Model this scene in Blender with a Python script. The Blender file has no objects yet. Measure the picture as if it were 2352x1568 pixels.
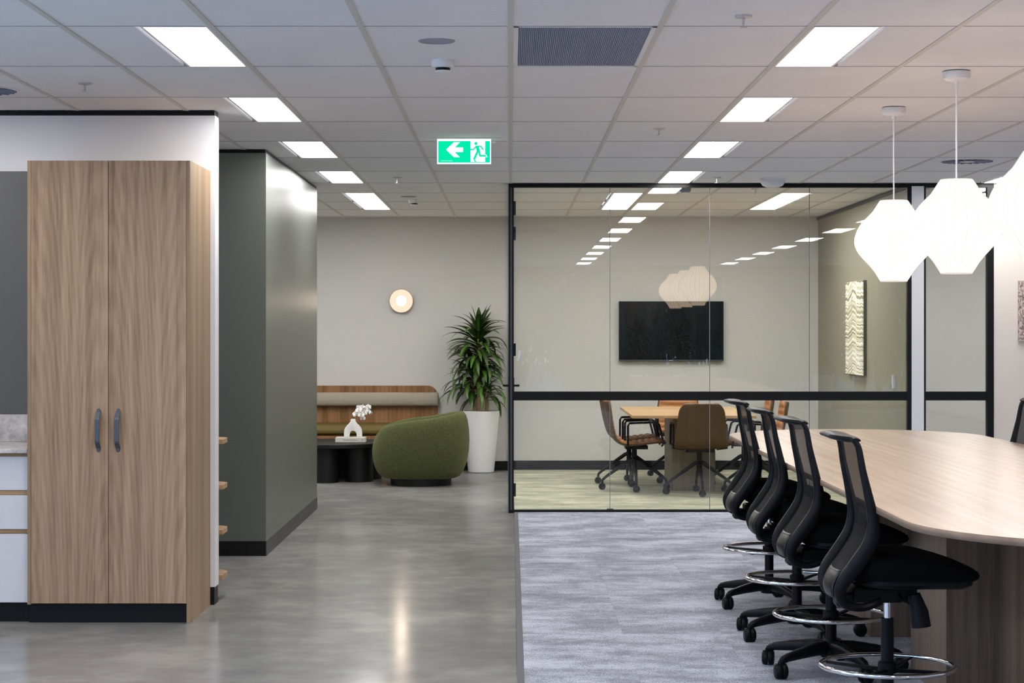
import bpy, bmesh, math, random
from mathutils import Vector, Matrix, Euler
random.seed(7)
S = bpy.context.scene
COL = S.collection
PI = math.pi
D2R = PI / 180

# ------------------------------------------------------------------ camera, world, exposure
EYE, CEIL, F = 1.53, 2.74, 4492.0
cam_d = bpy.data.cameras.new('camera')
cam = bpy.data.objects.new('camera', cam_d)
COL.objects.link(cam)
cam.location = (0, 0, EYE)
cam.rotation_euler = (PI / 2, 0, 0)
cam_d.sensor_width = 36
cam_d.lens = F * 36 / 2352
cam_d.shift_x = 3.0 / 2352
cam_d.shift_y = -28.5 / 2352
cam_d.clip_start = 0.05
cam_d.clip_end = 300
S.camera = cam

SKY = 3.6
PANEL_L = 23.5
PEND_L = 3.9
S.view_settings.view_transform = 'Standard'
S.view_settings.look = 'None'
S.view_settings.gamma = 1
S.view_settings.use_curve_mapping = False
S.view_settings.exposure = 0.0

W = bpy.data.worlds.new('sky')
S.world = W
W.use_nodes = True
wn = W.node_tree
wn.nodes.clear()
wo = wn.nodes.new('ShaderNodeOutputWorld')
wb = wn.nodes.new('ShaderNodeBackground')
wtc = wn.nodes.new('ShaderNodeTexCoord')
wsep = wn.nodes.new('ShaderNodeSeparateXYZ')
wr = wn.nodes.new('ShaderNodeValToRGB')
wr.color_ramp.elements[0].position = 0.0
wr.color_ramp.elements[0].color = (0.48, 0.68, 1.0, 1)
wr.color_ramp.elements[1].position = 0.8
wr.color_ramp.elements[1].color = (0.26, 0.47, 1.0, 1)
wn.links.new(wtc.outputs['Generated'], wsep.inputs[0])
wn.links.new(wsep.outputs['Z'], wr.inputs[0])
wn.links.new(wr.outputs[0], wb.inputs[0])
wb.inputs[1].default_value = SKY
wn.links.new(wb.outputs[0], wo.inputs[0])

ROOM_X0, ROOM_X1, ROOM_Y0, ROOM_Y1 = -4.5, 8.0, -5.0, 21.2
LWIN_Y1 = 7.6        # the left side wall is glazed from the back corner up to here
for pw, ploc, prot in (((ROOM_X1 - ROOM_X0), ((ROOM_X0 + ROOM_X1) / 2, ROOM_Y0 - 0.1, CEIL / 2), (PI / 2, 0, 0)),
                       ((LWIN_Y1 - ROOM_Y0), (ROOM_X0 - 0.1, (ROOM_Y0 + LWIN_Y1) / 2, CEIL / 2), (PI / 2, 0, -PI / 2))):
    pd = bpy.data.lights.new('window_daylight_portal', 'AREA')   # sampling portal for the sky through the windows, gives no light itself
    pd.shape = 'RECTANGLE'
    pd.size = pw
    pd.size_y = CEIL
    pd.cycles.is_portal = True
    po = bpy.data.objects.new('window_daylight_portal', pd)
    COL.objects.link(po)
    po.location = ploc
    po.rotation_euler = prot

# ------------------------------------------------------------------ helpers
def srgb(r, g, b):
    def f(c):
        c /= 255.0
        return c / 12.92 if c <= 0.04045 else ((c + 0.055) / 1.055) ** 2.4
    return (f(r), f(g), f(b), 1)

class NT:
    def __init__(s, m):
        s.t = m.node_tree
    def n(s, kind, **kw):
        x = s.t.nodes.new('ShaderNode' + kind)
        for k, v in kw.items():
            if k in x.inputs:
                x.inputs[k].default_value = v
            else:
                setattr(x, k, v)
        return x
    def l(s, a, b):
        s.t.links.new(a, b)

def newmat(name):
    m = bpy.data.materials.new(name)
    m.use_nodes = True
    nt = NT(m)
    b = m.node_tree.nodes['Principled BSDF']
    return m, nt, b

def noise_node(nt, scale, mapping=(1, 1, 1), detail=3, rough=.55, coord='Object'):
    tc = nt.n('TexCoord')
    mp = nt.n('Mapping')
    mp.inputs['Scale'].default_value = mapping
    nt.l(tc.outputs[coord], mp.inputs[0])
    no = nt.n('TexNoise')
    no.inputs['Scale'].default_value = scale
    no.inputs['Detail'].default_value = detail
    no.inputs['Roughness'].default_value = rough
    nt.l(mp.outputs[0], no.inputs['Vector'])
    return no

def ramp(nt, src, stops):
    r = nt.n('ValToRGB')
    e = r.color_ramp.elements
    e[0].position, e[0].color = stops[0]
    e[1].position, e[1].color = stops[-1]
    for p, c in stops[1:-1]:
        x = e.new(p)
        x.color = c
    nt.l(src, r.inputs[0])
    return r

def mat(name, c, rough=.5, metal=0.0, spec=.5, var=0.0, vscale=8, vmap=(1, 1, 1), bump=0.0, bscale=200, rvar=0.0, emit=None, estr=0, coat=0, sheen=0):
    m, nt, b = newmat(name)
    b.inputs['Base Color'].default_value = c
    b.inputs['Roughness'].default_value = rough
    b.inputs['Metallic'].default_value = metal
    b.inputs['Specular IOR Level'].default_value = spec
    if coat:
        b.inputs['Coat Weight'].default_value = coat
        b.inputs['Coat Roughness'].default_value = .34
    if sheen:
        b.inputs['Sheen Weight'].default_value = sheen
    if var:
        no = noise_node(nt, vscale, vmap)
        lo = tuple(x * (1 - var) for x in c[:3]) + (1,)
        hi = tuple(min(1, x * (1 + var)) for x in c[:3]) + (1,)
        r = ramp(nt, no.outputs['Fac'], [(.3, lo), (.7, hi)])
        nt.l(r.outputs[0], b.inputs['Base Color'])
        if rvar:
            mr = nt.n('MapRange')
            mr.inputs['To Min'].default_value = rough - rvar
            mr.inputs['To Max'].default_value = rough + rvar
            nt.l(no.outputs['Fac'], mr.inputs[0])
            nt.l(mr.outputs[0], b.inputs['Roughness'])
    if bump:
        n2 = noise_node(nt, bscale)
        bp = nt.n('Bump')
        bp.inputs['Strength'].default_value = bump
        bp.inputs['Distance'].default_value = .004
        nt.l(n2.outputs['Fac'], bp.inputs['Height'])
        nt.l(bp.outputs[0], b.inputs['Normal'])
    if emit:
        b.inputs['Emission Color'].default_value = emit
        b.inputs['Emission Strength'].default_value = estr
    return m

def wood(name, dark, mid, light, axis='Z', rough=.5, scale=1.0, cathedral=True, spec=.4, arches=False):
    """Timber grain running along axis: stretched noise streaks plus distorted growth-ring bands."""
    m, nt, b = newmat(name)
    st = {'X': (.03, 1, 1), 'Y': (1, .03, 1), 'Z': (1, 1, .03)}[axis]
    tc = nt.n('TexCoord')
    oi = nt.n('ObjectInfo')
    ml = nt.n('VectorMath', operation='SCALE')
    cx = nt.n('CombineXYZ')
    nt.l(oi.outputs['Random'], cx.inputs[0])
    nt.l(oi.outputs['Random'], cx.inputs[1])
    nt.l(oi.outputs['Random'], cx.inputs[2])
    nt.l(cx.outputs[0], ml.inputs[0])
    ml.inputs['Scale'].default_value = 7.0
    ad = nt.n('VectorMath', operation='ADD')
    nt.l(tc.outputs['Object'], ad.inputs[0])
    nt.l(ml.outputs[0], ad.inputs[1])
    mp = nt.n('Mapping')
    mp.inputs['Scale'].default_value = tuple(s * scale for s in st)
    nt.l(ad.outputs[0], mp.inputs[0])
    n1 = nt.n('TexNoise')
    n1.inputs['Scale'].default_value = 9
    n1.inputs['Detail'].default_value = 4
    nt.l(mp.outputs[0], n1.inputs['Vector'])
    n2 = nt.n('TexNoise')
    n2.inputs['Scale'].default_value = 75
    n2.inputs['Detail'].default_value = 3
    nt.l(mp.outputs[0], n2.inputs['Vector'])
    w = nt.n('TexWave')
    w.wave_type = 'BANDS'
    w.bands_direction = 'X' if axis != 'X' else 'Y'
    w.inputs['Scale'].default_value = 4.5
    w.inputs['Distortion'].default_value = 9
    w.inputs['Detail'].default_value = 2
    w.inputs['Detail Scale'].default_value = 1.3
    nt.l(mp.outputs[0], w.inputs['Vector'])
    a1 = nt.n('Math', operation='MULTIPLY')
    nt.l(n2.outputs['Fac'], a1.inputs[0])
    a1.inputs[1].default_value = .34
    a2 = nt.n('Math', operation='MULTIPLY_ADD')
    nt.l(w.outputs['Fac'], a2.inputs[0])
    a2.inputs[1].default_value = .12 if cathedral else .06
    nt.l(a1.outputs[0], a2.inputs[2])
    a3 = nt.n('Math', operation='MULTIPLY_ADD')
    nt.l(n1.outputs['Fac'], a3.inputs[0])
    a3.inputs[1].default_value = .44
    nt.l(a2.outputs[0], a3.inputs[2])
    src = a3.outputs[0]
    if arches:      # nested cathedral arches, one set per board
        sx = nt.n('SeparateXYZ')
        nt.l(tc.outputs['Object'], sx.inputs[0])
        wx = nt.n('Math', operation='WRAP')
        nt.l(sx.outputs['X'], wx.inputs[0])
        wx.inputs[1].default_value = .27
        wx.inputs[2].default_value = -.15
        zz = nt.n('Math', operation='MULTIPLY_ADD')
        nt.l(sx.outputs['Z'], zz.inputs[0])
        zz.inputs[1].default_value = .085
        zz.inputs[2].default_value = .02
        zw = nt.n('Math', operation='MULTIPLY_ADD')
        nt.l(n1.outputs['Fac'], zw.inputs[0])
        zw.inputs[1].default_value = .06
        nt.l(zz.outputs[0], zw.inputs[2])
        cc = nt.n('CombineXYZ')
        nt.l(wx.outputs[0], cc.inputs[0])
        nt.l(zw.outputs[0], cc.inputs[2])
        rg = nt.n('TexWave')
        rg.wave_type = 'RINGS'
        rg.rings_direction = 'Y'
        rg.inputs['Scale'].default_value = 17
        rg.inputs['Distortion'].default_value = 1.2
        rg.inputs['Detail'].default_value = 2
        nt.l(cc.outputs[0], rg.inputs['Vector'])
        a4 = nt.n('Math', operation='MULTIPLY_ADD')
        nt.l(rg.outputs['Fac'], a4.inputs[0])
        a4.inputs[1].default_value = .085
        nt.l(src, a4.inputs[2])
        n4 = nt.n('TexNoise')
        n4.inputs['Scale'].default_value = 260
        n4.inputs['Detail'].default_value = 2
        nt.l(mp.outputs[0], n4.inputs['Vector'])
        a5 = nt.n('Math', operation='MULTIPLY_ADD')
        nt.l(n4.outputs['Fac'], a5.inputs[0])
        a5.inputs[1].default_value = .32
        nt.l(a4.outputs[0], a5.inputs[2])
        a6 = nt.n('Math', operation='SUBTRACT')
        nt.l(a5.outputs[0], a6.inputs[0])
        a6.inputs[1].default_value = .155
        src = a6.outputs[0]
    r = ramp(nt, src, [(.30, dark), (.48, mid), (.70, light)])
    nt.l(r.outputs[0], b.inputs['Base Color'])
    b.inputs['Roughness'].default_value = rough
    b.inputs['Specular IOR Level'].default_value = spec
    bp = nt.n('Bump')
    bp.inputs['Strength'].default_value = .05
    bp.inputs['Distance'].default_value = .002
    nt.l(n2.outputs['Fac'], bp.inputs['Height'])
    nt.l(bp.outputs[0], b.inputs['Normal'])
    return m

def emission(name, c, strength):
    m = bpy.data.materials.new(name)
    m.use_nodes = True
    nt = NT(m)
    nt.t.nodes.clear()
    e = nt.n('Emission')
    e.inputs[0].default_value = c
    e.inputs[1].default_value = strength
    o = nt.n('OutputMaterial')
    nt.l(e.outputs[0], o.inputs[0])
    return m

def glass(name, tint, ior=1.5):
    """Thin pane: fresnel reflection over a straight-through view (both faces of the pane reflect)."""
    m = bpy.data.materials.new(name)
    m.use_nodes = True
    nt = NT(m)
    nt.t.nodes.clear()
    g = nt.n('NewGeometry')
    mr = nt.n('MapRange')
    mr.inputs['To Min'].default_value = ior
    mr.inputs['To Max'].default_value = 1 / ior
    nt.l(g.outputs['Backfacing'], mr.inputs[0])
    fr = nt.n('Fresnel')
    nt.l(mr.outputs[0], fr.inputs['IOR'])
    t = nt.n('BsdfTransparent')
    t.inputs[0].default_value = tint
    gl = nt.n('BsdfGlossy')
    gl.inputs['Roughness'].default_value = 0.0
    gl.inputs[0].default_value = (1, 1, 1, 1)
    mx = nt.n('MixShader')
    nt.l(fr.outputs[0], mx.inputs[0])
    nt.l(t.outputs[0], mx.inputs[1])
    nt.l(gl.outputs[0], mx.inputs[2])
    o = nt.n('OutputMaterial')
    nt.l(mx.outputs[0], o.inputs[0])
    return m

def mesh_fabric(name, c, openness):
    m = bpy.data.materials.new(name)
    m.use_nodes = True
    nt = NT(m)
    b = nt.t.nodes['Principled BSDF']
    b.inputs['Base Color'].default_value = c
    b.inputs['Roughness'].default_value = .7
    b.inputs['Specular IOR Level'].default_value = .12
    t = nt.n('BsdfTransparent')
    mx = nt.n('MixShader')
    tc = nt.n('TexCoord')
    mp = nt.n('Mapping')
    mp.inputs['Scale'].default_value = (1, 260, 260)
    nt.l(tc.outputs['Object'], mp.inputs[0])
    ck = nt.n('TexChecker')
    ck.inputs['Scale'].default_value = 1
    nt.l(mp.outputs[0], ck.inputs['Vector'])
    mr = nt.n('MapRange')
    mr.inputs['To Min'].default_value = openness * .8
    mr.inputs['To Max'].default_value = openness * 1.2
    nt.l(ck.outputs['Fac'], mr.inputs[0])
    nt.l(mr.outputs[0], mx.inputs[0])
    nt.l(b.outputs[0], mx.inputs[1])
    nt.l(t.outputs[0], mx.inputs[2])
    nt.l(mx.outputs[0], nt.t.nodes['Material Output'].inputs[0])
    return m

class MB:
    """collects geometry, then links it as one mesh object"""
    def __init__(s):
        s.v, s.f = [], []
    def add(s, vs, fs):
        o = len(s.v)
        s.v += [tuple(x) for x in vs]
        s.f += [tuple(i + o for i in f) for f in fs]
        return s
    def box(s, x0, x1, y0, y1, z0, z1):
        return s.add([(x0, y0, z0), (x1, y0, z0), (x1, y1, z0), (x0, y1, z0), (x0, y0, z1), (x1, y0, z1), (x1, y1, z1), (x0, y1, z1)],
                     [(0, 3, 2, 1), (4, 5, 6, 7), (0, 1, 5, 4), (1, 2, 6, 5), (2, 3, 7, 6), (3, 0, 4, 7)])
    def rings(s, rs, cap=True, closed=True):
        n = len(rs[0])
        vs = [p for r in rs for p in r]
        fs = []
        for i in range(len(rs) - 1):
            for j in range(n if closed else n - 1):
                k = (j + 1) % n
                fs.append((i * n + j, i * n + k, (i + 1) * n + k, (i + 1) * n + j))
        if cap:
            fs.append(tuple(range(n - 1, -1, -1)))
            fs.append(tuple((len(rs) - 1) * n + j for j in range(n)))
        return s.add(vs, fs)
    def lathe(s, prof, cx=0, cy=0, n=24, cap=True):
        rs = [[(cx + r * math.cos(2 * PI * j / n), cy + r * math.sin(2 * PI * j / n), z) for j in range(n)] for r, z in prof]
        return s.rings(rs, cap)
    def prism(s, pts, a0, a1, plane='XY'):
        """outline pts (2D) extruded along the third axis; plane XY -> z, XZ -> y, YZ -> x"""
        def p3(p, a):
            return {'XY': (p[0], p[1], a), 'XZ': (p[0], a, p[1]), 'YZ': (a, p[0], p[1])}[plane]
        n = len(pts)
        vs = [p3(p, a0) for p in pts] + [p3(p, a1) for p in pts]
        fs = [tuple(range(n)), tuple(range(2 * n - 1, n - 1, -1))]
        fs += [(i, i + n, (i + 1) % n + n, (i + 1) % n) for i in range(n)]
        return s.add(vs, fs)
    def tube(s, pts, r, n=8, closed=False, flat=1.0):
        pts = [Vector(p) for p in pts]
        m = len(pts)
        rad = r if isinstance(r, (list, tuple)) else [r] * m
        rs = []
        up = None
        for i in range(m):
            if closed:
                t = pts[(i + 1) % m] - pts[i - 1]
            else:
                t = pts[min(i + 1, m - 1)] - pts[max(i - 1, 0)]
            t.normalize()
            if up is None:
                up = Vector((0, 0, 1)) if abs(t.z) < .9 else Vector((0, 1, 0))
            sd = t.cross(up)
            if sd.length < 1e-4:
                sd = t.cross(Vector((0, 1, 0)))
            sd.normalize()
            u2 = sd.cross(t)
            u2.normalize()
            up = u2
            rs.append([pts[i] + sd * (rad[i] * math.cos(2 * PI * j / n)) + u2 * (rad[i] * flat * math.sin(2 * PI * j / n)) for j in range(n)])
        if closed:
            rs.append(rs[0])
            return s.rings(rs, cap=False)
        return s.rings(rs, cap=True)
    def build(s, name, m, parent=None, smooth=False, bevel=0, seg=2, kind=None, loc=None):
        me = bpy.data.meshes.new(name)
        me.from_pydata([tuple(v) for v in s.v], [], s.f)
        bm = bmesh.new()
        bm.from_mesh(me)
        bmesh.ops.remove_doubles(bm, verts=bm.verts, dist=1e-5)
        if bevel:
            es = [e for e in bm.edges if len(e.link_faces) == 2 and e.calc_face_angle(0) > .5]
            bmesh.ops.bevel(bm, geom=es, offset=bevel, segments=seg, profile=.5, affect='EDGES', clamp_overlap=True)
        bmesh.ops.recalc_face_normals(bm, faces=bm.faces)
        bm.to_mesh(me)
        bm.free()
        if smooth:
            for p in me.polygons:
                p.use_smooth = True
            try:
                me.set_sharp_from_angle(angle=.7)
            except Exception:
                pass
        me.materials.append(m)
        o = bpy.data.objects.new(name, me)
        COL.objects.link(o)
        if parent is not None:
            o.parent = parent
        if loc:
            o.location = loc
        if kind:
            o['kind'] = kind
        return o

def tag(o, label=None, cat=None, group=None, kind=None):
    if label: o['label'] = label
    if cat: o['category'] = cat
    if group: o['group'] = group
    if kind: o['kind'] = kind
    return o

def thing(name, label, cat, loc=(0, 0, 0), rz=0, group=None, kind=None):
    o = bpy.data.objects.new(name, None)
    o.empty_display_size = .1
    COL.objects.link(o)
    o.location = loc
    o.rotation_euler = (0, 0, rz)
    return tag(o, label, cat, group, kind)

def kids(o):
    return [c for c in o.children]

def copy_tree(o, parent=None):
    c = o.copy()
    COL.objects.link(c)
    if parent is not None:
        c.parent = parent
    for ch in kids(o):
        copy_tree(ch, c)
    return c

def box(name, m, x0, x1, y0, y1, z0, z1, parent=None, bevel=0, kind=None):
    return MB().box(x0, x1, y0, y1, z0, z1).build(name, m, parent, bevel=bevel, kind=kind)

def struct(name, m, x0, x1, y0, y1, z0, z1, label, cat='wall'):
    o = box(name, m, x0, x1, y0, y1, z0, z1)
    return tag(o, label, cat, kind='structure')

def lerp(a, b, t):
    return a + (b - a) * t

def catmull(pts, sub=6):
    P = [Vector(p) for p in pts]
    out = []
    for i in range(len(P) - 1):
        p0, p1, p2, p3 = P[max(i - 1, 0)], P[i], P[i + 1], P[min(i + 2, len(P) - 1)]
        for k in range(sub):
            t = k / sub
            out.append(.5 * ((2 * p1) + (p2 - p0) * t + (2 * p0 - 5 * p1 + 4 * p2 - p3) * t * t + (3 * p1 - p0 - 3 * p2 + p3) * t ** 3))
    out.append(P[-1])
    return out

# ------------------------------------------------------------------ materials
M = {}
M['tile'] = mat('acoustic_tile', (.80, .80, .82, 1), .9, spec=.1, var=.02, vscale=3, bump=.15, bscale=350)
M['tee'] = mat('tee_bar_paint', (.60, .585, .55, 1), .6)
M['void'] = mat('ceiling_void', (.10, .10, .11, 1), .9)
M['panel_light'] = emission('panel_diffuser', (1.0, .98, .955, 1), PANEL_L)
M['white_metal'] = mat('white_metal', (.78, .78, .78, 1), .4)
M['white_paint'] = mat('white_paint', (.76, .76, .79, 1), .55, var=.01)
M['pendant_warmed_white'] = mat('pendant_warmed_paint', srgb(226, 217, 208), .6)  # warm glow of the pendant lamps is put into this wall colour
M['greige'] = mat('greige_paint', srgb(208, 206, 203), .6, var=.012, vscale=2)
M['olive_paint'] = mat('olive_paint', srgb(144, 141, 122), .5, var=.012, vscale=2)
M['green_panel'] = mat('green_satin', srgb(86, 92, 85), .42, spec=.5, coat=.5, var=.02, vscale=1.5)
M['black'] = mat('black_metal', (.0035, .004, .0055, 1), .4, spec=.25)
M['black_base'] = mat('black_skirting', (.004, .004, .005, 1), .45, spec=.25)
M['dark_tile'] = mat('dark_skirting_tile', (.045, .042, .041, 1), .4, spec=.3, var=.25, vscale=4, vmap=(1, 1, 4))
M['charcoal'] = mat('charcoal_splashback', srgb(92, 92, 93), .5)
M['oak'] = wood('oak_laminate', srgb(128, 102, 80), srgb(158, 130, 104), srgb(180, 153, 126), arches=True)
M['oak_v'] = wood('oak_side', srgb(128, 104, 80), srgb(158, 132, 104), srgb(176, 152, 124), cathedral=False)
M['oak_shelf'] = wood('oak_shelf', srgb(140, 108, 76), srgb(178, 144, 106), srgb(196, 164, 126), axis='X')
M['walnut'] = wood('banquette_timber', srgb(112, 78, 46), srgb(150, 110, 72), srgb(176, 136, 94), scale=1.4, cathedral=False)
M['table_top'] = wood('pale_table_timber', srgb(182, 158, 139), srgb(193, 169, 149), srgb(203, 181, 162), axis='Y', rough=.26, spec=.5)
M['table_edge'] = wood('table_edge_timber', srgb(122, 100, 84), srgb(138, 115, 97), srgb(152, 130, 111), axis='Y')
M['table_base'] = wood('table_base_timber', srgb(100, 84, 70), srgb(130, 110, 95), srgb(152, 132, 116), cathedral=False, scale=1.3)
M['meet_top'] = wood('meeting_table_timber', srgb(186, 150, 106), srgb(206, 171, 126), srgb(220, 188, 146), axis='X', rough=.35)
M['meet_base'] = wood('meeting_base_timber', srgb(120, 110, 92), srgb(142, 130, 110), srgb(158, 146, 126), cathedral=False, scale=2)
M['drawer'] = mat('pale_drawer', srgb(214, 215, 222), .45)
M['gunmetal'] = mat('gunmetal', srgb(92, 98, 106), .4, metal=.6)
M['black_fabric'] = mat('black_fabric', (.0035, .0035, .0045, 1), .9, spec=.1, bump=.3, bscale=900)
M['black_plastic'] = mat('black_plastic', (.004, .0045, .0065, 1), .44, spec=.17)
M['dense_mesh'] = mesh_fabric('dense_mesh', (.006, .0065, .0085, 1), .03)
M['black_mesh'] = mesh_fabric('black_mesh', (.006, .0065, .0085, 1), .15)
M['smoke_plastic'] = mat('smoky_plastic', (.010, .010, .012, 1), .35, spec=.3)
M['chrome'] = mat('chrome', (.85, .86, .88, 1), .08, metal=1)
M['tan'] = mat('tan_leather', srgb(178, 122, 74), .42, var=.05, vscale=20)
M['brown'] = mat('brown_leather', srgb(84, 61, 30), .5, var=.06, vscale=15)
M['pot'] = mat('white_pot', (.82, .82, .84, 1), .45)
M['soil'] = mat('dark_soil', (.012, .010, .008, 1), .95, bump=.8, bscale=90)
M['bark'] = mat('cane_bark', srgb(164, 138, 98), .8, var=.25, vscale=25, vmap=(1, 1, .3), bump=.5, bscale=80)
M['bolster'] = mat('grey_linen', srgb(164, 156, 142), .9, spec=.2, var=.08, vscale=60, bump=.3, bscale=500)
M['olive_vinyl'] = mat('olive_upholstery', srgb(98, 82, 28), .6, var=.08, vscale=12)
M['black_table'] = mat('black_table', (.006, .006, .007, 1), .5, spec=.35)
M['ceramic'] = mat('white_ceramic', (.80, .79, .77, 1), .5, bump=.05, bscale=120)
M['petal'] = mat('white_petal', (.86, .86, .88, 1), .6, var=.03, vscale=30)
M['petal_core'] = mat('yellow_core', srgb(214, 184, 110), .6)
M['stem'] = mat('green_stem', srgb(52, 78, 40), .6)
M['book'] = mat('book_cover', srgb(214, 212, 206), .6)
M['pages'] = mat('book_pages', srgb(228, 224, 214), .8, var=.05, vscale=300, vmap=(.1, .1, 1))
M['ink'] = mat('grey_ink', srgb(96, 96, 96), .8)
M['glass'] = glass('partition_glass', (.984, .991, .980, 1))
M['win_glass'] = glass('window_glass', (.93, .96, .97, 1))
M['joint'] = mat('silicone_joint', srgb(120, 124, 128), .4)
M['grille'] = mat('blue_grey_grille', srgb(128, 136, 160), .6)
M['spk'] = mat('grey_speaker_mesh', srgb(150, 152, 164), .7)
M['grey_plastic'] = mat('grey_plastic', srgb(92, 112, 124), .4)
M['white_plastic'] = mat('white_plastic', (.8, .8, .82, 1), .4)
M['opal'] = mat('opal_dome', (.72, .73, .76, 1), .25)
M['screen'] = mat('tv_screen', (.003, .004, .006, 1), .16, spec=.3)
M['mull'] = mat('window_frame_paint', srgb(92, 86, 78), .4)
M['outside_ground'] = mat('outside_paving', (.30, .30, .29, 1), .9, var=.2, vscale=2)

def leaf_mat():
    m, nt, b = newmat('dracaena_leaf')
    tc = nt.n('TexCoord')
    sp = nt.n('SeparateXYZ')
    nt.l(tc.outputs['Object'], sp.inputs[0])
    ab = nt.n('Math', operation='ABSOLUTE')
    nt.l(sp.outputs['Y'], ab.inputs[0])
    mr = nt.n('MapRange')
    mr.inputs['From Max'].default_value = .03
    nt.l(ab.outputs[0], mr.inputs[0])
    oi = nt.n('ObjectInfo')
    r = ramp(nt, mr.outputs[0], [(.0, srgb(96, 136, 44)), (.35, srgb(70, 112, 40)), (.8, srgb(36, 66, 28))])
    hs = nt.n('HueSaturation')
    v = nt.n('MapRange')
    v.inputs['To Min'].default_value = .3
    v.inputs['To Max'].default_value = .95
    nt.l(oi.outputs['Random'], v.inputs[0])
    nt.l(v.outputs[0], hs.inputs['Value'])
    nt.l(r.outputs[0], hs.inputs['Color'])
    nt.l(hs.outputs[0], b.inputs['Base Color'])
    b.inputs['Roughness'].default_value = .38
    return m
M['leaf'] = leaf_mat()

def concrete():
    m, nt, b = newmat('polished_concrete')
    n1 = noise_node(nt, .9, (1, 1, 1), 3, .55)
    n2 = noise_node(nt, 5, (1, 1, 1), 2, .5)
    n3 = noise_node(nt, 14, (1, 1, 1), 1, .5)
    a = nt.n('Math', operation='MULTIPLY_ADD')
    nt.l(n2.outputs['Fac'], a.inputs[0]); a.inputs[1].default_value = .45
    nt.l(n1.outputs['Fac'], a.inputs[2])
    a2 = nt.n('Math', operation='MULTIPLY_ADD')
    nt.l(n3.outputs['Fac'], a2.inputs[0]); a2.inputs[1].default_value = .15
    nt.l(a.outputs[0], a2.inputs[2])
    r = ramp(nt, a2.outputs[0], [(.58, srgb(113, 113, 112)), (.8, srgb(128, 127, 125)), (1.0, srgb(146, 145, 142))])
    df = nt.n('BsdfDiffuse')
    nt.l(r.outputs[0], df.inputs['Color'])
    gl = nt.n('BsdfGlossy')
    gl.inputs['Color'].default_value = (.95, .95, .95, 1)
    mr = nt.n('MapRange')
    mr.inputs['To Min'].default_value = .12
    mr.inputs['To Max'].default_value = .18
    nt.l(n2.outputs['Fac'], mr.inputs[0])
    nt.l(mr.outputs[0], gl.inputs['Roughness'])
    fr = nt.n('Fresnel')
    fr.inputs['IOR'].default_value = 1.38
    mn = nt.n('Math', operation='MINIMUM')
    nt.l(fr.outputs[0], mn.inputs[0])
    mn.inputs[1].default_value = .31
    mx = nt.n('MixShader')
    nt.l(mn.outputs[0], mx.inputs[0])
    nt.l(df.outputs[0], mx.inputs[1])
    nt.l(gl.outputs[0], mx.inputs[2])
    nt.l(mx.outputs[0], nt.t.nodes['Material Output'].inputs[0])
    nt.t.nodes.remove(b)
    return m
M['concrete'] = concrete()

def carpet(name, lo, mid, hi, sx, sy, rnd=.12):
    m, nt, b = newmat(name)
    oi = nt.n('ObjectInfo')
    ge = nt.n('NewGeometry')
    cb = nt.n('CombineXYZ')
    mu = nt.n('Math', operation='MULTIPLY')
    nt.l(oi.outputs['Random'], mu.inputs[0]); mu.inputs[1].default_value = .35
    nt.l(mu.outputs[0], cb.inputs[0]); nt.l(mu.outputs[0], cb.inputs[1])
    av = nt.n('VectorMath', operation='ADD')
    nt.l(ge.outputs['Position'], av.inputs[0]); nt.l(cb.outputs[0], av.inputs[1])
    mp = nt.n('Mapping')
    mp.inputs['Scale'].default_value = (sx, sy, 1)
    nt.l(av.outputs[0], mp.inputs[0])
    n1 = nt.n('TexNoise')
    n1.inputs['Scale'].default_value = 1.0
    n1.inputs['Detail'].default_value = 10
    n1.inputs['Roughness'].default_value = .72
    nt.l(mp.outputs[0], n1.inputs['Vector'])
    n2 = noise_node(nt, 150, (1, 1, 1), 2, .6)
    a = nt.n('Math', operation='MULTIPLY_ADD')
    nt.l(n2.outputs['Fac'], a.inputs[0]); a.inputs[1].default_value = .8
    nt.l(n1.outputs['Fac'], a.inputs[2])
    ra = nt.n('Math', operation='MULTIPLY_ADD')
    nt.l(oi.outputs['Random'], ra.inputs[0]); ra.inputs[1].default_value = rnd
    nt.l(a.outputs[0], ra.inputs[2])
    r = ramp(nt, ra.outputs[0], [(.62, lo), (.9, mid), (1.2 if False else 1.0, hi)])
    nt.l(r.outputs[0], b.inputs['Base Color'])
    b.inputs['Roughness'].default_value = .95
    b.inputs['Specular IOR Level'].default_value = .1
    bp = nt.n('Bump')
    bp.inputs['Strength'].default_value = .4
    bp.inputs['Distance'].default_value = .004
    nt.l(n2.outputs['Fac'], bp.inputs['Height'])
    nt.l(bp.outputs[0], b.inputs['Normal'])
    return m
M['carpet'] = carpet('grey_carpet', srgb(102, 105, 114), srgb(146, 150, 161), srgb(188, 192, 205), 1.7, 2.4, .03)
M['carpet_edge'] = mat('carpet_trim', srgb(92, 92, 96), .8)
M['carpet_green'] = carpet('green_beige_carpet', srgb(132, 136, 116), srgb(170, 170, 148), srgb(206, 204, 182), 2.0, 4.0, .0)

def stone():
    m, nt, b = newmat('grey_stone')
    n = noise_node(nt, 14, (1, 1, 1), 6, .7)
    r = ramp(nt, n.outputs['Fac'], [(.35, srgb(166, 162, 163)), (.5, srgb(198, 192, 191)), (.66, srgb(224, 219, 218))])
    nt.l(r.outputs[0], b.inputs['Base Color'])
    b.inputs['Roughness'].default_value = .35
    return m
M['stone'] = stone()

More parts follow.
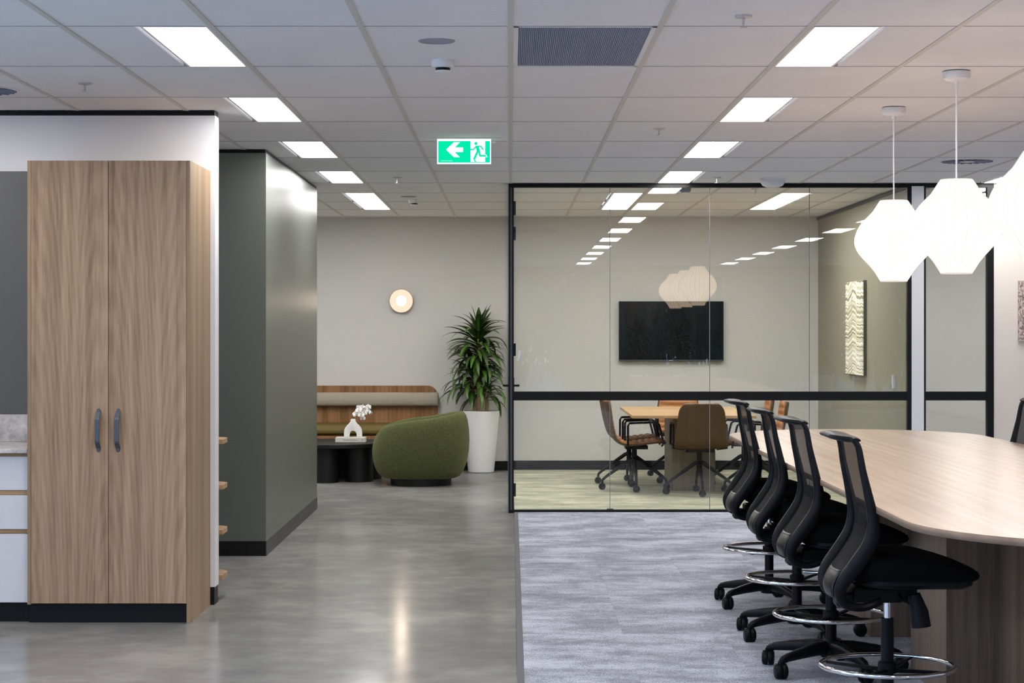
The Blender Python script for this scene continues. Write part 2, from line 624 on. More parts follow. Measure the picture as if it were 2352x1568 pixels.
def boucle():
    m, nt, b = newmat('green_boucle')
    n = noise_node(nt, 85, (1, 1, 1), 4, .7)
    r = ramp(nt, n.outputs['Fac'], [(.3, srgb(58, 62, 30)), (.5, srgb(76, 81, 44)), (.72, srgb(96, 101, 60))])
    nt.l(r.outputs[0], b.inputs['Base Color'])
    b.inputs['Roughness'].default_value = .95
    b.inputs['Sheen Weight'].default_value = .35
    b.inputs['Sheen Tint'].default_value = srgb(170, 175, 120)
    n2 = noise_node(nt, 130, (1, 1, 1), 3, .7)
    bp = nt.n('Bump')
    bp.inputs['Strength'].default_value = .7
    bp.inputs['Distance'].default_value = .008
    nt.l(n2.outputs['Fac'], bp.inputs['Height'])
    nt.l(bp.outputs[0], b.inputs['Normal'])
    return m
M['boucle'] = boucle()

def attr_mat(name, rough=.8):
    m, nt, b = newmat(name)
    a = nt.n('Attribute')
    a.attribute_name = 'layer_colour'
    nt.l(a.outputs['Color'], b.inputs['Base Color'])
    b.inputs['Roughness'].default_value = rough
    return m
M['layers'] = attr_mat('layered_paper')

def print_mat():
    m, nt, b = newmat('dotted_print')
    tc = nt.n('TexCoord')
    v = nt.n('TexVoronoi')
    v.inputs['Scale'].default_value = 75
    mp = nt.n('Mapping')
    mp.inputs['Scale'].default_value = (1.6, 1, .8)
    nt.l(tc.outputs['Object'], mp.inputs[0])
    nt.l(mp.outputs[0], v.inputs['Vector'])
    r = ramp(nt, v.outputs['Color'], [(.25, srgb(112, 100, 104)), (.5, srgb(168, 152, 146)), (.78, srgb(216, 196, 184))])
    nt.l(r.outputs[0], b.inputs['Base Color'])
    b.inputs['Roughness'].default_value = .7
    return m
M['dots'] = print_mat()

# ------------------------------------------------------------------ structure: floor
DG = 16.3     # glass partition plane
fl = struct('floor', M['concrete'], ROOM_X0, ROOM_X1, ROOM_Y0, ROOM_Y1, -.12, 0.0, 'polished grey concrete floor of the walkway and lounge', 'floor')
ct = thing('carpet', 'blue-grey mottled carpet tiles under the stools and long table', 'carpet', (0.06, 0, 0))
TS = .5
rows = int((DG - ROOM_Y0) / TS)
ctile = MB().box(.0001, TS - .0001, .0001, TS - .0001, 0, .008).build('carpet_tile', M['carpet'], ct)
rest = MB()
first = True
for j in range(rows + 1):
    y = DG - .032 - (j + 1) * TS
    for i in range(16):
        x = i * TS
        if x + .06 + TS > ROOM_X1: continue
        vis = y > 6.8 and x + .06 < (y + TS) * .268 and x < 3.0
        if vis:
            o = ctile if first else ctile.copy()
            if not first: COL.objects.link(o)
            first = False
            o.location = (x, y, 0)
        elif y > ROOM_Y0:
            rest.box(x + .001, x + TS - .001, y + .001, y + TS - .001, 0, .008)
rest.build('carpet_tile_field', M['carpet'], ct, kind='stuff')
box('edge_trim', M['carpet_edge'], -.03, -.001, ROOM_Y0 + .1, DG - .03, 0, .009, ct)
tag(box('meeting_room_carpet', M['carpet_green'], .03, 3.33, DG + .03, ROOM_Y1, 0, .006), 'green and beige streaked carpet inside the glass meeting room', 'carpet')

# ------------------------------------------------------------------ structure: ceiling
ce = struct('ceiling', M['void'], ROOM_X0, ROOM_X1, ROOM_Y0, ROOM_Y1, CEIL + .05, CEIL + .12, 'suspended ceiling of white tiles on tee bars', 'ceiling')
ROW0 = 7.838
def rowy(n): return ROW0 + 1.2 * n
half_left = set()   # cells holding special fittings: (i, n) with X = i*.6
def cell(i, n): return (i, n)
LIGHTS = []         # (i, n, side) a 0.3 x 1.2 panel in cell column i (X from .6i), side 0 = left half, 1 = right half
for n in range(-10, 8, 2):
    LIGHTS += [(-3, n, 1), (2, n, 0), (6, n, 1)]
LIGHTS += [(-3, 8, 1), (-3, 9, 1), (1, 8, 1), (1, 9, 1), (4, 8, 0), (4, 9, 0), (7, 8, 0), (7, 9, 0), (9, 8, 0), (9, 9, 0), (-6, -1, 1), (-6, 1, 1), (-6, 4, 1), (-6, 6, 1), (-6, 8, 1), (-6, 9, 1)]  # side room and far left column panels are added to brighten those parts
LSET = {(i, n): s for i, n, s in LIGHTS}
GRILLE = (0, 0)
DIFF = {(-5, 1): 1, (5, 5): 0}     # half of the cell taken by a square diffuser: 0 near half, 1 far half
tmesh = {}
def tile_obj(w, d, x, y):
    key = (round(w, 3), round(d, 3))
    if key not in tmesh:
        o = MB().box(.011, w - .011, .003, d - .003, .004, .022).build('ceiling_tile', M['tile'], ce)
        tmesh[key] = o
    else:
        o = tmesh[key].copy()
        COL.objects.link(o)
    o.location = (x, y, CEIL)
rest = MB()
for n in range(-11, 12):
    y0 = rowy(n)
    y1 = min(y0 + 1.2, ROOM_Y1)
    if y0 < ROOM_Y0: y0 = ROOM_Y0
    if y1 - y0 < .1: continue
    for i in range(-8, 14):
        x0 = max(i * .6, ROOM_X0)
        x1 = min((i + 1) * .6, ROOM_X1)
        if x1 - x0 < .05 or (i, n) == GRILLE: continue
        lim = y1 * .268
        vis = y1 > 7.1 and x1 > -lim and x0 < lim
        pieces = [(x0, x1, y0, y1)]
        if (i, n) in LSET:
            pieces = [(x0, x0 + .3, y0, y1)] if LSET[(i, n)] else [(x0 + .3, x1, y0, y1)]
        if (i, n) in DIFF:
            pieces = [(x0, x1, y0, y0 + .6)] if DIFF[(i, n)] else [(x0, x1, y0 + .6, y1)]
        for a, b_, c, d in pieces:
            if vis:
                tile_obj(b_ - a, d - c, a, c)
            else:
                rest.box(a + .011, b_ - .011, c + .003, d - .003, CEIL + .004, CEIL + .022)
rest.build('ceiling_tile_field', M['tile'], ce, kind='stuff')
tee = None
for i in range(-7, 14):
    if i * .6 > ROOM_X1 - .05: continue
    if tee is None:
        tee = MB().box(-.012, .012, 0, ROOM_Y1 - ROOM_Y0, 0, .03).build('tee_bar', M['tee'], ce)
        o = tee
    else:
        o = tee.copy(); COL.objects.link(o)
    o.location = (i * .6, ROOM_Y0, CEIL)
cr = MB()
for n in range(-10, 12):
    cr.box(ROOM_X0, ROOM_X1, rowy(n) - .003, rowy(n) + .003, CEIL + .002, CEIL + .03)
cr.build('cross_tee', mat('cross_tee_paint', (.36, .36, .37, 1), .6), ce, kind='stuff')

# ------------------------------------------------------------------ structure: walls
T = .12
struct('wall_far', M['greige'], ROOM_X0, ROOM_X1, ROOM_Y1, ROOM_Y1 + T, 0, CEIL + .12, 'plain greige wall at the far end of lounge and meeting room')
struct('wall_left', M['white_paint'], ROOM_X0 - T, ROOM_X0, LWIN_Y1, ROOM_Y1, 0, CEIL + .12, 'white side wall beyond the kitchen, outside the picture')
struct('wall_right', M['white_paint'], ROOM_X1, ROOM_X1 + T, ROOM_Y0, ROOM_Y1, 0, CEIL + .12, 'white side wall, outside the picture')
b = box('baseboard_far', M['black_base'], -1.66, -.03, ROOM_Y1 - .012, ROOM_Y1, 0, .1)
tag(b, 'black baseboard along the far lounge wall', 'baseboard', kind='structure')
b = box('baseboard_meeting', M['black_base'], .03, 3.33, ROOM_Y1 - .012, ROOM_Y1, .006, .106)
tag(b, 'black baseboard along the meeting room back wall', 'baseboard', kind='structure')

# kitchen nib wall (white, black shadow line above and black base)
WX = -1.640
w = struct('wall_kitchen', M['white_paint'], ROOM_X0, WX - .0, 10.85, 10.985, .1, CEIL - .026, 'white wall behind the timber cabinet and kitchen counter')
box('shadow_line', M['black'], ROOM_X0, WX - .004, 10.853, 10.982, CEIL - .026, CEIL, w)
box('baseboard', M['black_base'], ROOM_X0, WX - .004, 10.853, 10.982, 0, .1, w)
# green satin wall block
GX = -1.652
w = struct('wall_green', M['green_panel'], ROOM_X0, GX, 13.2, 16.68, .1, CEIL - .022, 'grey-green satin wall block projecting beside the walkway')
box('shadow_line', M['black'], ROOM_X0, GX - .004, 13.204, 16.676, CEIL - .022, CEIL, w)
box('baseboard', M['black_base'], ROOM_X0, GX - .002, 13.195, 13.2, 0, .1, w)
yy = 13.2
for k, ln in enumerate((.62, .62, .75, .75, .74)):
    o = box('skirting_tile', M['dark_tile'], GX - .02, GX + .004, yy + .002, yy + ln - .002, 0, .1, w)
    yy += ln
box('base_core', M['black_base'], ROOM_X0, GX - .02, 13.2, 16.68, 0, .1, w)

# meeting room right hand wall, its white end column, and the solid wall at the right
struct('wall_meeting', M['olive_paint'], 3.333, 3.437, DG + .02, ROOM_Y1, 0, CEIL + .05, 'olive-grey right wall of the glass meeting room')
b = box('baseboard_meeting_side', M['black_base'], 3.321, 3.333, DG + .06, ROOM_Y1 - .012, .006, .106)
tag(b, 'black baseboard along the olive meeting room wall', 'baseboard', kind='structure')
b = box('trim_meeting', M['black'], 3.318, 3.333, DG + .05, ROOM_Y1, CEIL - .03, CEIL)
tag(b, 'dark ceiling trim over the olive meeting room wall', 'trim', kind='structure')
struct('wall_column', M['white_paint'], 3.335, 3.437, DG - .035, DG + .02, 0, CEIL - .022, 'narrow white column between the two glass panels', 'column')
struct('wall_partition', M['pendant_warmed_white'], 4.02, ROOM_X1, DG - .02, DG + .1, 0, CEIL + .05, 'off-white wall right of the glass behind the pendant lamps')

# ------------------------------------------------------------------ glass partitions
gp = thing('glass_partition', 'black framed glass partition across the front of the meeting room', 'partition', (0, DG, 0))
f = MB().box(-.018, 3.335, -.03, .03, CEIL - .032, CEIL)
f.build('head_rail', M['black'], gp)
MB().box(-.018, 3.335, -.03, .03, 0, .026).build('sill_rail', M['black'], gp)
p = MB().box(-.018, .026, -.03, .03, .026, CEIL - .032).build('corner_post', M['black'], gp)
MB().box(-.004, .012, -.034, -.03, .026, CEIL - .032).build('post_groove', mat('groove_blue_reflection', (.035, .06, .085, 1), .35), p)  # blue of reflected daylight is put into the groove colour
MB().box(3.300, 3.335, -.03, .03, .026, CEIL - .032).build('end_post', M['black'], gp)
MB().box(.026, 3.300, -.012, .012, .936, 1.010).build('mid_rail', M['black'], gp)
xs = [.026, .827, 1.658, 2.489, 3.300]
for k in range(4):
    MB().box(xs[k] + .0025, xs[k + 1] - .0025, -.005, .005, .026, CEIL - .032).build('glass_pane', M['glass'], gp)
for k in (1, 2, 3):
    MB().box(xs[k] - .0025, xs[k] + .0025, -.006, .006, .026, CEIL - .032).build('pane_joint', M['joint'], gp)
MB().box(.80, .855, -.012, -.006, .026, .036).build('floor_clip', M['gunmetal'], gp)

g2 = thing('glass_sidelight', 'narrow black framed glass panel right of the white column', 'partition', (0, DG, 0))
MB().box(3.335, 4.02, -.03, .03, CEIL - .032, CEIL).build('head_rail', M['black'], g2)
MB().box(3.437, 4.02, -.03, .03, 0, .026).build('sill_rail', M['black'], g2)
MB().box(3.437, 3.454, -.03, .03, .026, CEIL - .032).build('left_post', M['black'], g2)
MB().box(3.965, 4.02, -.03, .03, .026, CEIL - .032).build('right_post', M['black'], g2)
MB().box(3.454, 3.965, -.012, .012, .936, 1.010).build('mid_rail', M['black'], g2)
MB().box(3.454, 3.965, -.005, .005, .026, CEIL - .032).build('glass_pane', M['glass'], g2)

# side of the meeting room seen edge on: glazed with a hinged door
sd = thing('glass_side_door', 'black framed glass door in the side of the meeting room, seen edge-on', 'door', (0, DG, 0))
MB().box(-.016, .024, .03, ROOM_Y1 - DG - .001, CEIL - .032, CEIL).build('head_rail', M['black'], sd)
MB().box(-.016, .024, .03, ROOM_Y1 - DG - .001, 0, .02).build('sill_rail', M['black'], sd)
for y0, y1 in ((.03, .07), (1.0, 1.04), (2.45, 2.49), (ROOM_Y1 - DG - .04, ROOM_Y1 - DG - .001)):
    MB().box(-.016, .024, y0, y1, .02, CEIL - .032).build('frame_post', M['black'], sd)
for y0, y1 in ((.07, 1.0), (1.04, 2.45), (2.49, ROOM_Y1 - DG - .04)):
    MB().box(-.002, .008, y0, y1, .02, CEIL - .032).build('glass_pane', M['glass'], sd)
for z0, z1 in ((2.485, 2.60), (2.275, 2.385), (1.305, 1.41), (.13, .238)):
    MB().box(.024, .043, .06, .13, z0, z1).build('hinge', M['black'], sd)
h = MB().box(-.02, .03, .30, .335, .98, 1.12).build('lock_plate', M['black'], sd)
MB().tube([(-.02, .317, 1.05), (-.058, .317, 1.05), (-.058, .44, 1.05)], .0085).build('door_handle', M['black'], sd)
MB().tube([(.02, .317, 1.05), (.068, .317, 1.05), (.068, .44, 1.05)], .0085).build('door_handle', M['black'], sd)

# ------------------------------------------------------------------ windows behind the viewpoint
MX = [1.13 + 1.19 * k for k in range(-5, 7)]
MX = [x for x in MX if ROOM_X0 + .2 < x < ROOM_X1 - .2]
wcount = 0
def window(cx, cy, hw, rz):
    global wcount
    wcount += 1
    wdw = thing('window_%d' % wcount, 'tall framed window outside the picture, seen only through its light and reflection', 'window', (cx, cy, 0), rz, kind='structure', group='windows outside the picture')
    fr = MB().box(-hw, -hw + .045, -.05, .05, 0, CEIL + .12).box(hw - .045, hw, -.05, .05, 0, CEIL + .12)
    fr.box(-hw + .045, hw - .045, -.05, .05, 0, .09).box(-hw + .045, hw - .045, -.05, .05, CEIL - .12, CEIL + .12)
    fr.build('window_frame', M['mull'], wdw)
    MB().box(-hw + .045, hw - .045, -.004, .004, .09, CEIL - .12).build('window_pane', M['win_glass'], wdw)
edges = [ROOM_X0] + MX + [ROOM_X1]
for k in range(len(edges) - 1):
    window((edges[k] + edges[k + 1]) / 2, ROOM_Y0, (edges[k + 1] - edges[k]) / 2, 0)
nw = 10
for k in range(nw):
    hw = (LWIN_Y1 - ROOM_Y0 - .1) / nw / 2
    window(ROOM_X0 - .06, ROOM_Y0 + .1 + hw * (2 * k + 1), hw, PI / 2)

# ------------------------------------------------------------------ outside
tag(box('ground', M['outside_ground'], -40, 45, -60, ROOM_Y0 - .06, -.3, -.15), 'pale paving outside the windows, seen only as a reflection', 'ground', kind='structure')
lm = mat('tree_leaf', (.04, .08, .045, 1), .6, var=.5, vscale=1.2)
rnd = random.Random(2)
tmb = MB()
for _ in range(3000):
    a, b2 = rnd.uniform(0, 2 * PI), rnd.uniform(-1, 1)
    q = rnd.random() ** .45
    p = Vector((math.cos(a) * math.sqrt(1 - b2 * b2) * q, math.sin(a) * math.sqrt(1 - b2 * b2) * q, .51 + .49 * b2 * q))
    u = Vector((rnd.gauss(0, 1), rnd.gauss(0, 1), rnd.gauss(0, 1))).normalized()
    v = u.orthogonal().normalized()
    s_ = rnd.uniform(.03, .075)
    tmb.add([p - u * s_, p + v * s_ * .55, p + u * s_, p - v * s_ * .55], [(0, 1, 2, 3)])
tproto = thing('tree', 'leafy tree outside the windows, seen only as a reflection', 'tree', (0, 0, 0), group='trees outside the windows')
MB().tube([(0, 0, 0), (.02, .01, .4), (0, .03, .75)], [.05, .04, .02], 8).build('trunk', M['bark'], tproto)
tmb.build('foliage', lm, tproto)
spots_t = []
for row, yy in enumerate((-10.4, -14.0, -17.6)):
    for k in range(7):
        spots_t.append((-5.2 + 3.55 * (k + .5 * (row % 2)) + rnd.uniform(-.06, .06), yy, 1.70))
for k, (x, y, r_) in enumerate(spots_t):
    o = tproto if k == 0 else copy_tree(tproto)
    o.location = (x, y, -.15)
    o.scale = (r_, r_, rnd.uniform(4.6, 5.4) if y > -12 else rnd.uniform(6, 7.5))
    o.rotation_euler = (0, 0, rnd.uniform(0, 6))

# ------------------------------------------------------------------ ceiling lights and fittings
lp = None
def ordinal(k): return ('first', 'second', 'third', 'fourth', 'fifth')[k]
rowname = {-3: 'left row over the walkway', 2: 'middle row over the carpet', 6: 'far right row'}
for i, n, s in LIGHTS:
    x = i * .6 + (.3 if s else 0)
    y = rowy(n)
    if lp is None:
        lp = thing('ceiling_light', '', 'ceiling light', (0, 0, 0))
        fr = MB()
        for a in ((.012, .288, .004, .016), (.012, .288, 1.184, 1.196), (.012, .024, .004, 1.196), (.276, .288, .004, 1.196)):
            fr.box(a[0], a[1], a[2], a[3], .001, .024)
        fr.build('light_frame', M['white_metal'], lp)
        MB().box(.022, .278, .014, 1.186, .006, .02).build('diffuser', M['panel_light'], lp)
        o = lp
    else:
        o = copy_tree(lp)
    o.location = (x, y, CEIL)
    if i in rowname and n >= 8:
        lab = 'white ceiling light panel by the far lounge wall, %s of the pair' % ('nearer' if n == 8 else 'farther')
    elif i >= 7:  # lamps added here to lift the dim side room
        lab = 'white ceiling light panel added to brighten the side room behind the narrow glass panel'
        o['group'] = 'ceiling lights added for the side room'
    elif n >= 8:  # far left pair is hidden lounge fill, added for brightness
        lab = 'white ceiling light panel at meeting room depth, %s pair, %s panel' % ({1: 'left', 4: 'right'}.get(i, 'added unseen lounge fill'), 'nearer' if n == 8 else 'farther')
    elif n < 0 or (i == 6 and n < 6) or i == -6:  # far left column is unseen fill added for kitchen and lounge, never reflected
        lab = 'white ceiling light panel outside the picture, seen as reflection in the glass; far left ones added unseen as fill'
        o['group'] = 'ceiling lights seen only as reflections'
    elif i == 6:
        lab = 'white ceiling light panel at the right edge behind the largest pendant'
    else:
        lab = 'white ceiling light panel in the %s, %s from the front' % (rowname[i], ordinal(n // 2))
    o['label'] = lab

# return air grille
g = thing('air_grille', 'blue-grey ribbed return air grille in the ceiling near the top centre', 'vent', (0, rowy(0), CEIL))
fr = MB()
for a in ((.012, .588, .004, .024), (.012, .588, 1.176, 1.196), (.012, .032, .004, 1.196), (.568, .588, .004, 1.196)):
    fr.box(a[0], a[1], a[2], a[3], .001, .02)
fr.build('grille_frame', M['white_metal'], g)
core = MB()
for k in range(66):
    x = .034 + k * .0081
    core.prism([(x, .012), (x + .0062, .012), (x + .0075, .003), (x + .0013, .003)], .026, 1.174, 'XZ')
core.build('grille_blades', M['grille'], g, kind='stuff')
box('grille_back', M['grille'], .03, .57, .02, 1.18, .013, .02, g)

def swirl(x, y, label):
    d = thing('swirl_diffuser', label, 'vent', (x, y, CEIL))
    MB().box(-.289, .289, -.297, .297, .004, .02).build('diffuser_plate', M['tile'], d)
    MB().lathe([(.2, .004), (.2, .001), (.185, .0), (.185, .004)], n=40).build('ring', M['white_metal'], d)
    MB().lathe([(.186, .002), (.0, .002)], n=32, cap=False).build('dark_core', M['black_base'], d)
    vm = None
    for k in range(20):
        a = 2 * PI * k / 20
        if vm is None:
            vm = MB().prism([(.06, -.005), (.18, -.016), (.183, .006), (.06, .003)], -.004, .001, 'XY').build('vane', M['grille'], d)
            o = vm
        else:
            o = vm.copy(); COL.objects.link(o)
        o.rotation_euler = (0, 0, a)
    MB().lathe([(.055, .004), (.055, -.003), (.0, -.004)], n=20, cap=False).build('hub', M['white_metal'], d)
swirl(-2.7, rowy(1) + .9, 'round swirl air diffuser in the ceiling at the left edge')
swirl(3.3, rowy(5) + .3, 'round swirl air diffuser in the ceiling behind the pendant cord')

def speaker(x, y, r, label):
    o = MB().lathe([(r, .006), (r, 0), (r - .006, -.003), (r - .012, .0), (.0, .0)], x, y, 32, cap=False)
    o = o.build('ceiling_speaker', M['spk'], None, smooth=True, loc=(0, 0, CEIL + .002))
    tag(o, label, 'ceiling speaker')
speaker((1003 - 1173) / 545, 8.24, .078, 'round grey speaker disc in the ceiling above the smoke detector, left of grille')
speaker(-.933, 17.9, .075, 'round speaker disc in the ceiling just before the far smoke detector')

def downlight(x, y, r, label):
    d = thing('downlight', label, 'downlight', (x, y, CEIL))
    MB().lathe([(r, .006), (r, -.002), (r - .012, -.003), (r - .014, .004)], n=28, cap=False).build('trim_ring', M['white_metal'], d, smooth=True)
    MB().lathe([(r - .014, .004), (.0, .005)], n=28, cap=False).build('lens', M['lens'], d)
M['lens'] = emission('warm_lens', (1, .80, .62, 1), 1.1)
downlight(-.9, 16.9, .08, 'small warm recessed downlight in the ceiling before the lounge')

def smoke(x, y, label):
    d = thing('smoke_detector', label, 'smoke detector', (x, y, CEIL))
    MB().lathe([(.052, .004), (.052, -.022), (.046, -.03), (.036, -.032)], n=28).build('base_ring', M['white_plastic'], d, smooth=True)
    MB().lathe([(.033, -.032), (.033, -.044)], n=20).build('sensing_chamber', M['black_base'], d)
    MB().lathe([(.036, -.044), (.030, -.052), (.0, -.053)], n=20, cap=False).build('cap', M['white_plastic'], d, smooth=True)
smoke((1017 - 1173) / 509, 8.83, 'white smoke detector on the ceiling below the grey speaker disc')
smoke(-.906, 18.33, 'small white smoke detector on the far lounge ceiling')

def sprinkler(px, py, label):
    y = F * (CEIL - EYE) / (755.5 - py)
    x = (px - 1173) * y / F
    d = thing('sprinkler', label, 'sprinkler', (x, y, CEIL))
    MB().lathe([(.034, .004), (.034, -.003), (.012, -.008), (.0, -.008)], n=20, cap=False).build('escutcheon', M['chrome2'], d, smooth=True)
    MB().tube([(0, 0, -.006), (0, 0, -.04)], .005, 6).build('nozzle', M['chrome2'], d)
    MB().lathe([(.014, -.04), (.014, -.043)], n=12).build('deflector', M['chrome2'], d)
M['chrome2'] = mat('brushed_sprinkler', (.6, .6, .63, 1), .3, metal=.8)
sprinkler(195, 192, 'ceiling sprinkler above the white kitchen wall at the left')
sprinkler(1708, 38, 'ceiling sprinkler beside the nearest middle light panel at top')
sprinkler(1514, 296, 'ceiling sprinkler left of the second middle row light panel')
sprinkler(1647, 408, 'ceiling sprinkler just above the glass partition, left of the dome')
sprinkler(913, 408, 'ceiling sprinkler over the walkway before the lounge')
sprinkler(1735, 434, 'ceiling sprinkler inside the meeting room behind the glass')

d = thing('ceiling_dome', 'white opal ceiling dome just above the glass partition', 'ceiling dome', (2.11, 15.75, CEIL))
MB().lathe([(.105, .004), (.105, -.012), (.098, -.014)], n=32).build('dome_base', M['white_plastic'], d, smooth=True)
MB().lathe([(.098, -.012), (.095, -.035), (.082, -.056), (.05, -.07), (.0, -.075)], n=32, cap=False).build('dome_cover', M['opal'], d, smooth=True)
d = thing('motion_sensor', 'grey-blue dome motion sensor on the meeting room ceiling', 'sensor', (1.5, 16.8, CEIL))
MB().lathe([(.05, .004), (.05, -.015), (.044, -.03), (.03, -.038)], n=24).build('sensor_body', M['grey_plastic'], d, smooth=True)
MB().lathe([(.03, -.038), (.02, -.046), (.0, -.049)], n=20, cap=False).build('sensor_lens', M['white_plastic'], d, smooth=True)

# ------------------------------------------------------------------ exit sign
GREEN = emission('exit_green', (.0, .86, .42, 1), 1.0)
EXW = emission('exit_white', (.88, 1, .95, 1), 1.35)
ex = thing('exit_sign', 'green edge-lit exit sign with white arrow and running figure hanging from ceiling', 'exit sign', ((1004 - 1173) / 361.6, 12.42, CEIL))
def ep(cx, cy): return ((cx - 310) / 1630 * .343, -.004 - (cy - 370) / 745 * .158)
MB().box(-.06, .405, -.035, .035, -.004, .004).build('mounting_plate', M['white_metal'], ex)
MB().box(0, .343, 0, .008, -.162, -.004).build('edge_lit_plate', EXW, ex)
q0, q1 = ep(345, 430), ep(1318, 1075)
MB().box(q0[0], q1[0], -.003, 0, q1[1], q0[1]).build('green_field', GREEN, ex)
gr = [ep(1762, 430), ep(1905, 430), ep(1905, 1075), ep(1345, 1075), ep(1330, 1010), ep(1380, 1056), ep(1806, 1052), ep(1762, 1000)]
q = ep(1762, 430); q2 = ep(1905, 1075)
MB().box(q[0], q2[0], -.003, 0, q2[1], q[1]).build('green_field', GREEN, ex)
q = ep(1318, 1052); q2 = ep(1762, 1075)
MB().box(q[0], q2[0], -.003, 0, q2[1], q[1]).build('green_field', GREEN, ex)
arrow = [ep(*p) for p in ((580, 690), (820, 465), (1005, 465), (845, 620), (1095, 620), (1095, 760), (845, 760), (1000, 915), (820, 915))]
MB().prism(arrow, -.006, -.003, 'XZ').build('arrow', EXW, ex)
man = MB()
def strip(pts, w):
    for (ax, ay), (bx, by) in zip(pts, pts[1:]):
        A, B = Vector(ep(ax, ay)), Vector(ep(bx, by))
        dd = (B - A).normalized()
        nn = Vector((-dd.y, dd.x)) * w
        A -= dd * w * .5; B += dd * w * .5
        man.prism([A + nn, B + nn, B - nn, A - nn], -.0045, -.001, 'XZ')
pxm = .343 / 1630
strip([(1325, 685), (1405, 685), (1490, 590), (1630, 588), (1700, 685)], 19 * pxm)
strip([(1520, 600), (1560, 740)], 48 * pxm)
strip([(1535, 740), (1430, 970)], 32 * pxm)
strip([(1575, 720), (1605, 870), (1780, 872)], 27 * pxm)
strip([(1430, 1000), (1475, 1045)], 18 * pxm)
c = ep(1483, 503)
man.prism([(c[0] + 48 * pxm * math.cos(2 * PI * k / 20), c[1] + 48 * pxm * math.sin(2 * PI * k / 20)) for k in range(20)], -.0045, -.001, 'XZ')
man.build('running_figure', GREEN, ex)
sh = [ep(*p) for p in ((1765, 832), (1800, 845), (1836, 900), (1825, 912), (1765, 912), (1765, 898), (1808, 892), (1790, 864), (1765, 850))]
MB().prism(sh, -.006, -.003, 'XZ').build('shoe_outline', EXW, ex)
sm = MB()
rnd = random.Random(3)
xx = 425
while xx < 770:
    w_ = rnd.choice((14, 18, 24))
    a, b2 = ep(xx, 1004 + rnd.choice((0, 6))), ep(xx + w_, 1036)
    sm.box(a[0], b2[0], -.0045, -.003, b2[1], a[1])
    xx += w_ + 6
sm.build('small_print', emission('exit_print', (.25, .95, .62, 1), 1.0), ex, kind='stuff')
MB().lathe([(.004, -.004), (.003, -.009)], .36, 0, 10).build('indicator_lamp', GREEN, ex)

# ------------------------------------------------------------------ pendants over the long table
SHADE = emission('lit_shade', (1.0, .74, .52, 1), PEND_L)
RIB = emission('lit_shade_rib', (1.0, .88, .81, 1), .80)
def pend_profile():
    pts = [(.074, .44), (.080, .434), (.117, .377), (.166, .328), (.19, .296), (.2077, .256), (.2133, .216), (.203, .1755), (.1755, .135), (.139, .095), (.106, .055), (.072, .0)]
    return [(p.x, p.y) for p in [Vector((a, b_, 0)) for a, b_ in pts]]
def pendant(x, y, ztop):
    zb = ztop - .44
    t = thing('pendant_lamp', '', 'pendant lamp', (x, y, zb), group='pleated pendant lamps over the long table')
    MB().lathe([(.062, CEIL - zb), (.066, CEIL - zb - .012), (.060, CEIL - zb - .034), (.045, CEIL - zb - .043), (.012, CEIL - zb - .046), (.010, CEIL - zb - .06)], n=28).build('canopy', M['white_metal'], t, smooth=True)
    MB().tube([(0, 0, CEIL - zb - .05), (0, 0, .435)], .0042, 8).build('cord', M['white_plastic'], t)
    prof = [tuple(v)[:2] for v in catmull([(a, b_, 0) for a, b_ in pend_profile()], 3)]
    n = 96
    rs = []
    for r, z in prof:
        rs.append([((r - .004 * (1 - abs(math.cos(24 * PI * j / n)))) * math.cos(2 * PI * j / n), (r - .004 * (1 - abs(math.cos(24 * PI * j / n)))) * math.sin(2 * PI * j / n), z) for j in range(n)])
    MB().rings(rs, cap=False).build('shade', SHADE, t, smooth=True)
    rb = MB()
    for k in range(24):
        a = 2 * PI * k / 24
        rb.tube([((r + .0006) * math.cos(a), (r + .0006) * math.sin(a), z) for r, z in prof[::2]], .0016, 5)
    rb.build('wire_ribs', RIB, t, kind='stuff')
    MB().lathe([(.072, .439), (.075, .443), (.02, .445), (.0, .445)], n=32, cap=False).build('top_cap', RIB, t)
    MB().lathe([(.0735, .004), (.0735, -.002), (.068, -.002), (.068, .012)], n=32, cap=False).build('bottom_rim', RIB, t)
    MB().lathe([(.0, .3), (.03, .29), (.045, .25), (.03, .2), (.0, .19)], n=16, cap=False).build('bulb', SHADE, t, smooth=True)
    return t
p1 = pendant(2.096, 10.7, 2.231)
p1['label'] = 'white pleated pendant lamp, smallest-looking and leftmost of the three'
for y, lab in ((9.2, 'white pleated pendant lamp, middle one of the three over the table'), (7.7, 'white pleated pendant lamp cut off by the right edge of the picture')):
    o = copy_tree(p1)
    o.location = (2.097, y, 2.231 - .44)
    o['label'] = lab

